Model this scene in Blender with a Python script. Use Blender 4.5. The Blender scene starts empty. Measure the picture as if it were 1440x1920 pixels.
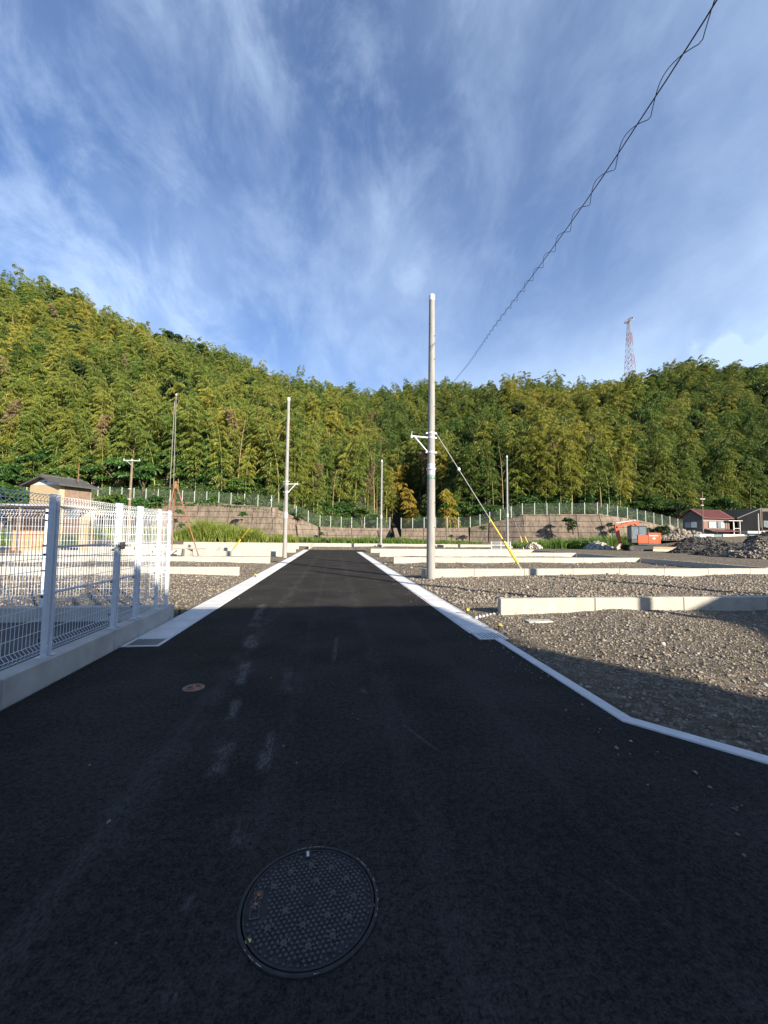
import bpy, bmesh, math, random
import numpy as np
from mathutils import Vector, Matrix
random.seed(7); RNG = np.random.default_rng(11)
S = bpy.context.scene; COL = S.collection
# ------------------------------------------------------------------ camera
# world: +Y runs along the road, +X to the right, the camera stands at the origin 1.6 m up
F, HZ, ROLL, EYE, YAW = 737.0, 1003.5, math.radians(.65), 1.6, math.radians(7.4)
CY, SY = math.cos(YAW), math.sin(YAW)
def c2w(x, y, z=0.): return Vector((x*CY + y*SY, -x*SY + y*CY, z))      # view-heading axes -> road axes
def w2c(s, t): return (s*CY - t*SY, s*SY + t*CY)
_p = math.atan((HZ-960)/F)
_f = Vector((0, math.cos(_p), math.sin(_p))); _u0 = Vector((0, -math.sin(_p), math.cos(_p))); _r0 = Vector((1, 0, 0))
_r = _r0*math.cos(ROLL) + _u0*math.sin(ROLL); _u = _u0*math.cos(ROLL) - _r0*math.sin(ROLL)
def at(px, py, z=None, d=None):
    """survey point: the place seen at a photo position, at height z or at distance d ahead"""
    v = _f*F + _r*(px-720) + _u*(960-py)
    k = (z-EYE)/v.z if d is None else d/v.y
    q = v*k; return c2w(q.x, q.y, q.z+EYE)
R3 = Matrix((c2w(*_r), c2w(*_u), -c2w(*_f))).transposed()
cam = bpy.data.cameras.new('camera'); co = bpy.data.objects.new('camera', cam); COL.objects.link(co)
co.matrix_world = Matrix.Translation((0, 0, EYE)) @ R3.to_4x4()
cam.sensor_fit = 'VERTICAL'; cam.sensor_height = 36; cam.lens = 36*F/1920
cam.clip_start = .05; cam.clip_end = 3000
S.camera = co
# ------------------------------------------------------------------ light
SUN_EL = math.radians(21.8)
SH = c2w(-.695, .719)                        # where shadows fall
tos = Vector((-SH.x*math.cos(SUN_EL), -SH.y*math.cos(SUN_EL), math.sin(SUN_EL)))
sl = bpy.data.lights.new('sun', 'SUN'); sl.energy = 5.0; sl.angle = math.radians(.55); sl.color = (1, .885, .71)
so = bpy.data.objects.new('sun', sl); COL.objects.link(so); so.rotation_euler = tos.to_track_quat('Z', 'Y').to_euler()
W = bpy.data.worlds.new('World'); S.world = W; W.use_nodes = True
nt = W.node_tree; nt.nodes.clear()
def N(tree, kind, **kw):
    n = tree.nodes.new(kind)
    for k, v in kw.items():
        if k.startswith('i_'):
            key = k[2:]; key = int(key) if key.isdigit() else key.replace('_', ' ')
            n.inputs[key].default_value = v
        else: setattr(n, k, v)
    return n
def L(tree, a, b): tree.links.new(a, b)
sky = N(nt, 'ShaderNodeTexSky', sky_type='NISHITA', sun_disc=False, sun_elevation=SUN_EL,
        sun_rotation=math.atan2(tos.x, tos.y), altitude=50, air_density=1.0, dust_density=.35, ozone_density=3.0)
tc = N(nt, 'ShaderNodeTexCoord'); sp = N(nt, 'ShaderNodeSeparateXYZ'); L(nt, tc.outputs['Generated'], sp.inputs[0])
def M2(tree, op, a, b, clamp=False):
    n = tree.nodes.new('ShaderNodeMath'); n.operation = op; n.use_clamp = clamp
    for i, v in enumerate((a, b)):
        if v is None: continue
        if isinstance(v, (int, float)): n.inputs[i].default_value = v
        else: tree.links.new(v, n.inputs[i])
    return n.outputs[0]
den = M2(nt, 'ADD', M2(nt, 'MAXIMUM', sp.outputs[2], 0.), .60)
cx = M2(nt, 'DIVIDE', sp.outputs[0], den); cy = M2(nt, 'DIVIDE', sp.outputs[1], den)
cb = N(nt, 'ShaderNodeCombineXYZ'); L(nt, cx, cb.inputs[0]); L(nt, cy, cb.inputs[1])
def cloud(rot, scale, nscale, detail, rough, dist, lo, hi, loc=(0, 0, 0)):
    mp = N(nt, 'ShaderNodeMapping'); mp.inputs['Rotation'].default_value = (0, 0, math.radians(rot)); mp.inputs['Scale'].default_value = scale
    mp.inputs['Location'].default_value = loc
    L(nt, cb.outputs[0], mp.inputs[0])
    no = N(nt, 'ShaderNodeTexNoise', i_Scale=nscale, i_Detail=detail, i_Roughness=rough, i_Distortion=dist)
    L(nt, mp.outputs[0], no.inputs['Vector'])
    mr = N(nt, 'ShaderNodeMapRange', interpolation_type='SMOOTHSTEP'); L(nt, no.outputs[0], mr.inputs[0])
    mr.inputs[1].default_value = lo; mr.inputs[2].default_value = hi
    return mr.outputs[0]
c1 = cloud(-24, (1.0, .85, 1), 2.1, 9, .52, .15, .36, .72, (1.7, .3, 0))     # broad veils
c2 = cloud(-50, (1.25, .8, 1), 7.0, 13, .66, .35, .38, .70, (.4, 2.2, 0))    # streaks
c3 = cloud(20, (1, .8, 1), .8, 4, .5, .3, .38, .62, (.8, 1.1, 0))
cc = M2(nt, 'ADD', M2(nt, 'MULTIPLY', c1, .44), M2(nt, 'MULTIPLY', M2(nt, 'MULTIPLY', c2, M2(nt, 'ADD', M2(nt, 'MULTIPLY', c3, .8), .2)), .5))
hb = N(nt, 'ShaderNodeMapRange', interpolation_type='SMOOTHSTEP'); L(nt, sp.outputs[2], hb.inputs[0])
vx = N(nt, 'ShaderNodeMapRange', interpolation_type='SMOOTHSTEP'); L(nt, sp.outputs[0], vx.inputs[0]); vx.inputs[1].default_value = -.7; vx.inputs[2].default_value = .75; vx.inputs[3].default_value = -.06; vx.inputs[4].default_value = .22
cc = M2(nt, 'ADD', cc, vx.outputs[0])
hb.inputs[1].default_value = .62; hb.inputs[2].default_value = .12; hb.inputs[3].default_value = 0; hb.inputs[4].default_value = .56
cc = M2(nt, 'ADD', cc, hb.outputs[0], True)
for (px, py, w_) in ((1345, 672, .055), (1432, 668, .05), (765, 530, .05)):      # small cumulus heads low over the ridge
    dv = (at(px, py, d=100)-Vector((0, 0, EYE))).normalized()
    vm = N(nt, 'ShaderNodeVectorMath', operation='DISTANCE'); L(nt, tc.outputs['Generated'], vm.inputs[0]); vm.inputs[1].default_value = dv
    nn_ = N(nt, 'ShaderNodeTexNoise', i_Scale=26, i_Detail=8, i_Roughness=.6); L(nt, tc.outputs['Generated'], nn_.inputs['Vector'])
    dd_ = M2(nt, 'ADD', vm.outputs['Value'], M2(nt, 'MULTIPLY', nn_.outputs[0], w_*1.6))
    mr_ = N(nt, 'ShaderNodeMapRange', interpolation_type='SMOOTHSTEP'); L(nt, dd_, mr_.inputs[0]); mr_.inputs[1].default_value = w_*1.75; mr_.inputs[2].default_value = w_*.9; mr_.inputs[4].default_value = .55 if px > 1000 else .16
    cc = M2(nt, 'ADD', cc, mr_.outputs[0], True)
mx = N(nt, 'ShaderNodeMix', data_type='RGBA'); L(nt, M2(nt, 'MULTIPLY', cc, .78), mx.inputs['Factor'])
tint = N(nt, 'ShaderNodeMix', data_type='RGBA', blend_type='MULTIPLY'); tint.inputs['Factor'].default_value = 1
L(nt, sky.outputs[0], tint.inputs['A']); tint.inputs['B'].default_value = (.82, 1.06, 1.42, 1)
L(nt, tint.outputs['Result'], mx.inputs['A']); mx.inputs['B'].default_value = (5.9, 7.5, 9.8, 1)
bg = N(nt, 'ShaderNodeBackground'); bg.inputs[1].default_value = .05
L(nt, mx.outputs['Result'], bg.inputs[0])
wo = N(nt, 'ShaderNodeOutputWorld'); L(nt, bg.outputs[0], wo.inputs[0])
S.view_settings.view_transform = 'Standard'; S.view_settings.look = 'None'; S.view_settings.gamma = 1
S.view_settings.use_curve_mapping = False; S.view_settings.exposure = 1.45
S.render.engine = 'CYCLES'; S.cycles.max_bounces = 6; S.cycles.transparent_max_bounces = 12
# ------------------------------------------------------------------ helpers
def tag(o, label=None, cat=None, group=None, kind=None):
    if label: o['label'] = label
    if cat: o['category'] = cat
    if group: o['group'] = group
    if kind: o['kind'] = kind
    return o
def thing(name, label, cat, loc=(0, 0, 0), rz=0., group=None):
    o = bpy.data.objects.new(name, None); COL.objects.link(o); o.location = loc; o.rotation_euler = (0, 0, rz)
    o.empty_display_size = .2
    return tag(o, label, cat, group)
def raw(name, V, Fc, mats, parent=None, smooth=False, mi=None):
    me = bpy.data.meshes.new(name); V = np.asarray(V, dtype=np.float32)
    if isinstance(Fc, np.ndarray):
        n, k = Fc.shape
        me.vertices.add(len(V)); me.vertices.foreach_set('co', V.ravel())
        me.loops.add(n*k); me.loops.foreach_set('vertex_index', Fc.astype(np.int32).ravel())
        me.polygons.add(n); me.polygons.foreach_set('loop_start', np.arange(0, n*k, k, dtype=np.int32))
        me.update(calc_edges=True)
    else:
        me.from_pydata([tuple(v) for v in V.tolist()], [], Fc)
    for m in (mats if isinstance(mats, (list, tuple)) else [mats]): me.materials.append(m)
    if mi is not None: me.polygons.foreach_set('material_index', np.asarray(mi, dtype=np.int32))
    if smooth: me.polygons.foreach_set('use_smooth', np.ones(len(me.polygons), dtype=bool))
    me.update(); o = bpy.data.objects.new(name, me); COL.objects.link(o)
    if parent is not None: o.parent = parent
    return o
class MB:
    def __init__(s): s.v = []; s.f = []; s.mi = []; s.m = 0
    def add(s, vs, fs):
        b = len(s.v); s.v += [tuple(v) for v in vs]; s.f += [[b+i for i in f] for f in fs]; s.mi += [s.m]*len(fs); return s
    def box(s, x0, x1, y0, y1, z0, z1, b=0.):
        if b <= 0:
            vs = [(x, y, z) for z in (z0, z1) for y in (y0, y1) for x in (x0, x1)]
            return s.add(vs, [(0, 2, 3, 1), (4, 5, 7, 6), (0, 1, 5, 4), (2, 6, 7, 3), (0, 4, 6, 2), (1, 3, 7, 5)])
        vs = []
        for z, i in ((z0, b), (z0+b, 0), (z1-b, 0), (z1, b)):
            vs += [(x0+i, y0+b, z), (x0+b, y0+i, z), (x1-b, y0+i, z), (x1-i, y0+b, z), (x1-i, y1-b, z), (x1-b, y1-i, z), (x0+b, y1-i, z), (x0+i, y1-b, z)]
        fs = [tuple(range(7, -1, -1)), tuple(range(24, 32))]
        for k in range(3):
            for i in range(8): j = (i+1) % 8; fs.append((k*8+i, k*8+j, k*8+8+j, k*8+8+i))
        return s.add(vs, fs)
    def tube(s, pts, r, n=6, cap=True):
        pts = [Vector(p) for p in pts]; rs = r if isinstance(r, (list, tuple)) else [r]*len(pts)
        vs = []; prev = None
        for i, p in enumerate(pts):
            t = (pts[min(i+1, len(pts)-1)]-pts[max(i-1, 0)]).normalized()
            if prev is None:
                a = Vector((0, 0, 1)) if abs(t.z) < .9 else Vector((1, 0, 0)); prev = (a - t*a.dot(t)).normalized()
            else: prev = (prev - t*prev.dot(t)).normalized()
            b = t.cross(prev)
            for k in range(n):
                an = 2*math.pi*(k+.5)/n; vs.append(p + (prev*math.cos(an)+b*math.sin(an))*rs[i])
        fs = []
        for i in range(len(pts)-1):
            for k in range(n): q = (k+1) % n; fs.append((i*n+k, i*n+q, (i+1)*n+q, (i+1)*n+k))
        if cap: fs += [tuple(range(n-1, -1, -1)), tuple(range((len(pts)-1)*n, len(pts)*n))]
        return s.add(vs, fs)
    def lathe(s, prof, n=24, c=(0, 0, 0)):
        vs = [(c[0]+r*math.cos(2*math.pi*k/n), c[1]+r*math.sin(2*math.pi*k/n), c[2]+z) for r, z in prof for k in range(n)]
        fs = [(i*n+k, i*n+(k+1) % n, (i+1)*n+(k+1) % n, (i+1)*n+k) for i in range(len(prof)-1) for k in range(n)]
        fs += [tuple(range(n-1, -1, -1)), tuple(range((len(prof)-1)*n, len(prof)*n))]
        return s.add(vs, fs)
    def prism(s, poly, a, b, axis='y'):
        """polygon in (x,z) extruded along y, or in (x,y) along z"""
        n = len(poly)
        if axis == 'y': vs = [(p[0], a, p[1]) for p in poly]+[(p[0], b, p[1]) for p in poly]
        elif axis == 'z': vs = [(p[0], p[1], a) for p in poly]+[(p[0], p[1], b) for p in poly]
        else: vs = [(a, p[0], p[1]) for p in poly]+[(b, p[0], p[1]) for p in poly]
        fs = [tuple(range(n)), tuple(range(2*n-1, n-1, -1))]+[(i, n+i, n+(i+1) % n, (i+1) % n) for i in range(n)]
        return s.add(vs, fs)
    def build(s, name, mats, parent=None, smooth=False, fix=True):
        o = raw(name, s.v, s.f, mats, parent, False, s.mi)
        if fix:
            bm = bmesh.new(); bm.from_mesh(o.data); bmesh.ops.recalc_face_normals(bm, faces=bm.faces); bm.to_mesh(o.data); bm.free()
        if smooth:
            o.data.polygons.foreach_set('use_smooth', [True]*len(o.data.polygons))
            try: o.data.set_sharp_from_angle(angle=math.radians(35))
            except Exception: pass
        return o
def dup(root, parent=None):
    c = root.copy(); COL.objects.link(c)
    if parent is not None: c.parent = parent
    for ch in root.children: dup(ch, c)
    return c
# ---- materials
def hexc(h):
    h = h.lstrip('#'); v = [int(h[i:i+2], 16)/255 for i in (0, 2, 4)]
    return tuple(((x+.055)/1.055)**2.4 if x > .04045 else x/12.92 for x in v)+(1,)
def mat(name, col, rough=.7, var=.25, scale=6., bump=.0, bscale=60., metal=0., col2=None, spec=.5, detail=6, rnd=0., stain=None, stretch=None):
    m = bpy.data.materials.new(name); m.use_nodes = True; t = m.node_tree
    p = t.nodes['Principled BSDF']; p.inputs['Roughness'].default_value = rough; p.inputs['Metallic'].default_value = metal
    p.inputs['Specular IOR Level'].default_value = spec
    tc = N(t, 'ShaderNodeTexCoord'); vec = tc.outputs['Object']
    if stretch:
        mp = N(t, 'ShaderNodeMapping'); mp.inputs['Scale'].default_value = stretch; L(t, vec, mp.inputs[0]); svec = mp.outputs[0]
    else: svec = vec
    no = N(t, 'ShaderNodeTexNoise', i_Scale=scale, i_Detail=detail, i_Roughness=.62); L(t, svec, no.inputs['Vector'])
    mr = N(t, 'ShaderNodeMapRange'); L(t, no.outputs[0], mr.inputs[0]); mr.inputs[1].default_value = .3; mr.inputs[2].default_value = .7
    mix = N(t, 'ShaderNodeMix', data_type='RGBA'); L(t, mr.outputs[0], mix.inputs['Factor'])
    c = tuple(col[:3]); c2 = tuple(col2[:3]) if col2 else tuple(x*(1+var) for x in c); c1 = c if col2 else tuple(x*(1-var) for x in c)
    mix.inputs['A'].default_value = c1+(1,); mix.inputs['B'].default_value = c2+(1,)
    out = mix.outputs['Result']
    if stain:
        n3 = N(t, 'ShaderNodeTexNoise', i_Scale=stain[1], i_Detail=8, i_Roughness=.7); L(t, svec, n3.inputs['Vector'])
        r3 = N(t, 'ShaderNodeMapRange', interpolation_type='SMOOTHSTEP'); L(t, n3.outputs[0], r3.inputs[0]); r3.inputs[1].default_value = stain[2]; r3.inputs[2].default_value = stain[3]
        m3 = N(t, 'ShaderNodeMix', data_type='RGBA'); L(t, r3.outputs[0], m3.inputs['Factor']); L(t, out, m3.inputs['A']); m3.inputs['B'].default_value = tuple(stain[0][:3])+(1,)
        out = m3.outputs['Result']
    if rnd:
        oi = N(t, 'ShaderNodeObjectInfo'); hs = N(t, 'ShaderNodeHueSaturation'); L(t, out, hs.inputs['Color'])
        L(t, M2(t, 'ADD', M2(t, 'MULTIPLY', oi.outputs['Random'], rnd), 1-rnd/2), hs.inputs['Value']); out = hs.outputs[0]
    L(t, out, p.inputs['Base Color'])
    if bump:
        n2 = N(t, 'ShaderNodeTexNoise', i_Scale=bscale, i_Detail=5, i_Roughness=.6); L(t, vec, n2.inputs['Vector'])
        bp = N(t, 'ShaderNodeBump'); bp.inputs['Strength'].default_value = bump; bp.inputs['Distance'].default_value = .02
        L(t, n2.outputs[0], bp.inputs['Height']); L(t, bp.outputs[0], p.inputs['Normal'])
    return m
M = {}
M['concrete'] = mat('concrete', (.36, .34, .295), .85, .10, 3, .25, 60, stain=((.19, .175, .15), 5, .50, .80))
M['kerb'] = mat('kerb_concrete', (.52, .525, .53), .85, .12, 4, .25, 90, stain=((.30, .29, .28), 9, .56, .8), rnd=.14)
M['dark_concrete'] = mat('side_concrete', (.36, .35, .33), .85, .2, 3, .2, 60)
M['pole'] = mat('pole_concrete', (.215, .215, .206), .8, .16, 9, .2, 60, stain=((.22, .21, .2), 14, .58, .8), stretch=(1, 1, .2))
M['galv'] = mat('galvanised', (.48, .49, .50), .45, .1, 12, 0, metal=.35)
M['white'] = mat('white_paint', (.56, .59, .64), .4, .04, 8)
M['yellow'] = mat('yellow_plastic', (.75, .52, .03), .45, .1, 10)
M['black'] = mat('black_plastic', (.02, .02, .022), .5, .2, 10)
M['darkmetal'] = mat('dark_steel', (.045, .045, .048), .5, .3, 12, metal=.3)
M['orange'] = mat('orange_paint', (.40, .060, .012), .4, .12, 4, stain=((.25, .12, .06), 6, .62, .8))
M['rust'] = mat('rust', (.20, .09, .05), .9, .35, 20, .3, 80)
M['wood'] = mat('old_wood', (.17, .125, .09), .9, .3, 12, .3, 50, stretch=(1, 1, .15))
M['greywood'] = mat('weathered_wood', (.25, .24, .22), .9, .3, 14, .4, 50, stretch=(1, 1, .1))
M['glass'] = mat('window_glass', (.12, .15, .17), .12, .3, 3)
M['rubber'] = mat('track_rubber', (.03, .03, .032), .8, .3, 20, .3, 40)
M['green'] = mat('green_tape', (.02, .25, .12), .5, .1, 10)
M['bladesteel'] = mat('worn_blade', (.42, .32, .21), .7, .25, 8)
M['peb'] = mat('white_stone', (.50, .49, .46), .8, .1, 20)
def asphalt(name, base, marks):
    m = bpy.data.materials.new(name); m.use_nodes = True; t = m.node_tree; p = t.nodes['Principled BSDF']
    geo = N(t, 'ShaderNodeNewGeometry'); vec = geo.outputs['Position']; sp = N(t, 'ShaderNodeSeparateXYZ'); L(t, vec, sp.inputs[0])
    def noise(sc, de, ro, v=vec, di=0.): n = N(t, 'ShaderNodeTexNoise', i_Scale=sc, i_Detail=de, i_Roughness=ro, i_Distortion=di); L(t, v, n.inputs['Vector']); return n.outputs[0]
    def ss(a, lo, hi): r = N(t, 'ShaderNodeMapRange', interpolation_type='SMOOTHSTEP'); L(t, a, r.inputs[0]); r.inputs[1].default_value = lo; r.inputs[2].default_value = hi; return r.outputs[0]
    big = ss(noise(.8, 5, .6), .3, .72); fine = M2(t, 'ADD', M2(t, 'MULTIPLY', ss(noise(70, 4, .9), .36, .64), .6), M2(t, 'MULTIPLY', ss(noise(24, 4, .8), .34, .66), .4)); agg = ss(noise(120, 2, .8), .62, .70)
    val = M2(t, 'ADD', M2(t, 'MULTIPLY', big, .45), .70); val = M2(t, 'MULTIPLY', val, M2(t, 'ADD', M2(t, 'MULTIPLY', fine, 1.7), .18))
    val = M2(t, 'ADD', val, M2(t, 'MULTIPLY', agg, .8))
    if marks:
        # chalky drag and tyre marks left on the new surface: short strokes along fixed tracks
        mp = N(t, 'ShaderNodeMapping'); mp.inputs['Scale'].default_value = (1, .35, 1); L(t, vec, mp.inputs[0])
        grit = M2(t, 'MULTIPLY', ss(noise(60, 6, .85, mp.outputs[0]), .40, .62), ss(noise(7, 4, .7, mp.outputs[0]), .35, .62))
        for (x0, y0, x1, y1, w, st) in marks:
            dx, dy = x1-x0, y1-y0; ln = math.hypot(dx, dy); nx, ny = -dy/ln, dx/ln
            dd = M2(t, 'ABSOLUTE', M2(t, 'ADD', M2(t, 'ADD', M2(t, 'MULTIPLY', sp.outputs[0], nx), M2(t, 'MULTIPLY', sp.outputs[1], ny)), -(x0*nx+y0*ny)), None)
            al = M2(t, 'ADD', M2(t, 'ADD', M2(t, 'MULTIPLY', sp.outputs[0], dx/ln), M2(t, 'MULTIPLY', sp.outputs[1], dy/ln)), -(x0*dx+y0*dy)/ln)
            al = M2(t, 'ABSOLUTE', M2(t, 'ADD', al, -ln/2), None)
            wob = noise(3, 3, .6)
            dd = M2(t, 'ADD', dd, M2(t, 'MULTIPLY', M2(t, 'ADD', wob, -.5), w*1.5))
            a = ss(dd, w, w*.3); b = ss(al, ln/2+.05, ln/2-.12)
            k = M2(t, 'MULTIPLY', M2(t, 'MULTIPLY', a, b), M2(t, 'MULTIPLY', grit, st*1.9)); val = M2(t, 'ADD', val, k)
    mu = N(t, 'ShaderNodeMix', data_type='RGBA', blend_type='MULTIPLY'); mu.inputs['Factor'].default_value = 1; mu.inputs['A'].default_value = base
    L(t, val, mu.inputs['B']); L(t, mu.outputs['Result'], p.inputs['Base Color'])
    p.inputs['Roughness'].default_value = .95; p.inputs['Specular IOR Level'].default_value = .07
    bp = N(t, 'ShaderNodeBump'); bp.inputs['Strength'].default_value = .6; bp.inputs['Distance'].default_value = .008
    L(t, M2(t, 'ADD', noise(130, 3, .7), M2(t, 'MULTIPLY', noise(9, 3, .6), .5)), bp.inputs['Height']); L(t, bp.outputs[0], p.inputs['Normal'])
    return m
mk = []
def mark(a, b, w, st): p, q = at(*a, z=0), at(*b, z=0); mk.append((p.x, p.y, q.x, q.y, w*1.35, st*.95))
mark((405, 1455), (425, 1385), .075, 2.6); mark((490, 1450), (512, 1370), .05, 1.8); mark((432, 1355), (444, 1310), .05, 2.2)
mark((447, 1285), (462, 1240), .07, 2.2); mark((466, 1215), (472, 1190), .10, 2.2); mark((474, 1175), (494, 1132), .10, 2.0)
mark((395, 1575), (470, 1548), .11, 1.6); mark((335, 1720), (385, 1665), .035, 1.5); mark((312, 1900), (338, 1835), .03, 2.0)
mark((1120, 1640), (1195, 1690), .014, 2.4); mark((1240, 1722), (1262, 1740), .012, 2.4); mark((748, 1352), (822, 1408), .012, 1.6)
mark((625, 1240), (632, 1195), .03, 1.6); mark((535, 1300), (540, 1250), .06, 1.2); mark((675, 1290), (690, 1302), .02, 1.5)
for x_, w_, st_ in ((-1.15, .16, .55), (.55, .14, .35), (-.35, .10, .3), (1.5, .12, .25)): mk.append((x_, 1.0, x_+.1, 34, w_, st_))
M['asphalt'] = asphalt('asphalt', (.0285, .0275, .0265, 1), mk)
M['asphalt2'] = asphalt('old_asphalt', (.085, .088, .095, 1), [])
def gravel_mat():
    m = bpy.data.materials.new('gravel'); m.use_nodes = True; t = m.node_tree; p = t.nodes['Principled BSDF']
    geo = N(t, 'ShaderNodeNewGeometry'); vec = geo.outputs['Position']
    vo = N(t, 'ShaderNodeTexVoronoi', i_Scale=17); L(t, vec, vo.inputs['Vector'])
    vo2 = N(t, 'ShaderNodeTexVoronoi', i_Scale=5.5); L(t, vec, vo2.inputs['Vector'])
    no = N(t, 'ShaderNodeTexNoise', i_Scale=.55, i_Detail=6, i_Roughness=.6); L(t, vec, no.inputs['Vector'])
    nf = N(t, 'ShaderNodeTexNoise', i_Scale=45, i_Detail=5, i_Roughness=.7); L(t, vec, nf.inputs['Vector'])
    sx = N(t, 'ShaderNodeSeparateColor'); L(t, vo.outputs['Color'], sx.inputs[0])
    cr = N(t, 'ShaderNodeValToRGB'); L(t, sx.outputs[0], cr.inputs[0]); e = cr.color_ramp.elements
    e[0].color = (.07, .06, .048, 1); e[1].color = (.30, .265, .215, 1); e[0].position = .1; e[1].position = 1.
    x = cr.color_ramp.elements.new(.6); x.color = (.125, .107, .084, 1)
    mr = N(t, 'ShaderNodeMapRange'); L(t, no.outputs[0], mr.inputs[0]); mr.inputs[1].default_value = .3; mr.inputs[2].default_value = .7; mr.inputs[3].default_value = .15; mr.inputs[4].default_value = .75
    mi = N(t, 'ShaderNodeMix', data_type='RGBA'); L(t, mr.outputs[0], mi.inputs['Factor']); L(t, cr.outputs[0], mi.inputs['A']); mi.inputs['B'].default_value = (.135, .110, .082, 1)
    mf = N(t, 'ShaderNodeMix', data_type='RGBA', blend_type='MULTIPLY'); mf.inputs['Factor'].default_value = 1; L(t, mi.outputs['Result'], mf.inputs['A'])
    L(t, M2(t, 'ADD', M2(t, 'MULTIPLY', nf.outputs[0], 1.3), .38), mf.inputs['B'])
    L(t, mf.outputs['Result'], p.inputs['Base Color']); p.inputs['Roughness'].default_value = .95; p.inputs['Specular IOR Level'].default_value = .2
    bp = N(t, 'ShaderNodeBump'); bp.inputs['Strength'].default_value = 1.; bp.inputs['Distance'].default_value = .05
    L(t, M2(t, 'ADD', M2(t, 'ADD', M2(t, 'MULTIPLY', vo.outputs['Distance'], -.9), M2(t, 'MULTIPLY', vo2.outputs['Distance'], -.7)), nf.outputs[0]), bp.inputs['Height']); L(t, bp.outputs[0], p.inputs['Normal'])
    return m
M['gravel'] = gravel_mat()
M['stone'] = mat('loose_stone', (.090, .077, .062), .9, .2, 9, .3, 50, col2=(.29, .25, .20), detail=8)
M['stone2'] = mat('pale_stone', (.34, .32, .28), .9, .15, 3, .3, 50)
M['shaded_spoil'] = mat('shaded_spoil_earth', (.032, .030, .029), .95, .4, 5, .8, 12, col2=(.085, .078, .068))  # dark earth colour, darkened further to stand in for shadow over the heaps
M['hill'] = mat('hill_soil', (.035, .032, .018), .95, .4, .3, .5, 2)
def wallmat():
    m = mat('old_formed_concrete', (.150, .118, .090), .9, .32, 1.2, .6, 9, stain=((.062, .050, .040), 2.6, .44, .66), stretch=(1.3, 1.3, .12))
    return m
M['oldwall'] = wallmat()
def leafmat(name, a, b, c, tr=.22):
    """leaf colour varies from plant to plant and from leaf to leaf"""
    m = bpy.data.materials.new(name); m.use_nodes = True; t = m.node_tree; t.nodes.clear()
    oi = N(t, 'ShaderNodeObjectInfo'); cr = N(t, 'ShaderNodeValToRGB'); L(t, oi.outputs['Random'], cr.inputs[0])
    e = cr.color_ramp.elements; e[0].color = a+(1,); e[1].color = c+(1,); x = e.new(.55); x.color = b+(1,)
    geo = N(t, 'ShaderNodeNewGeometry')
    n = N(t, 'ShaderNodeTexNoise', i_Scale=.045, i_Detail=3, i_Roughness=.6); L(t, geo.outputs['Position'], n.inputs['Vector'])
    n2 = N(t, 'ShaderNodeTexNoise', i_Scale=1.3, i_Detail=2); L(t, geo.outputs['Position'], n2.inputs['Vector'])
    hs = N(t, 'ShaderNodeHueSaturation'); L(t, cr.outputs[0], hs.inputs['Color'])
    L(t, M2(t, 'ADD', M2(t, 'MULTIPLY', n.outputs[0], .08), .47), hs.inputs['Hue'])
    L(t, M2(t, 'ADD', M2(t, 'MULTIPLY', n2.outputs[0], .9), .55), hs.inputs['Value'])
    d = N(t, 'ShaderNodeBsdfDiffuse'); L(t, hs.outputs[0], d.inputs[0]); tl = N(t, 'ShaderNodeBsdfTranslucent'); L(t, hs.outputs[0], tl.inputs[0])
    ms = N(t, 'ShaderNodeMixShader'); ms.inputs[0].default_value = tr; L(t, d.outputs[0], ms.inputs[1]); L(t, tl.outputs[0], ms.inputs[2])
    gl = N(t, 'ShaderNodeBsdfGlossy'); gl.inputs['Roughness'].default_value = .5; gl.inputs[0].default_value = (.8, .8, .7, 1)
    m4 = N(t, 'ShaderNodeMixShader'); m4.inputs[0].default_value = .03; L(t, ms.outputs[0], m4.inputs[1]); L(t, gl.outputs[0], m4.inputs[2])
    o = N(t, 'ShaderNodeOutputMaterial'); L(t, m4.outputs[0], o.inputs[0]); return m
M['bamboo'] = leafmat('bamboo_leaf', (.070, .112, .018), (.128, .156, .023), (.190, .186, .029))
M['bamboo_y'] = leafmat('yellow_bamboo_leaf', (.20, .17, .02), (.26, .20, .022), (.30, .20, .03))
M['bamboo_g'] = leafmat('golden_bamboo_leaf', (.150, .168, .024), (.200, .195, .028), (.235, .205, .032))
M['bamboo_k'] = leafmat('deep_bamboo_leaf', (.045, .085, .016), (.07, .11, .018), (.105, .13, .02))
M['bamboo_d'] = leafmat('dry_bamboo_leaf', (.16, .12, .07), (.2, .14, .08), (.24, .16, .09))
M['leaf'] = leafmat('broad_leaf', (.035, .085, .018), (.05, .105, .02), (.085, .13, .022), .3)
M['dleaf'] = leafmat('dark_leaf', (.022, .045, .014), (.03, .055, .016), (.045, .07, .02), .2)
M['grass'] = leafmat('grass_blade', (.08, .14, .02), (.11, .16, .025), (.16, .19, .03), .35)
M['culm'] = mat('bamboo_culm', (.27, .25, .09), .6, .3, 2, rnd=.7)
M['bark'] = mat('bark', (.13, .10, .075), .95, .3, 10)
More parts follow.
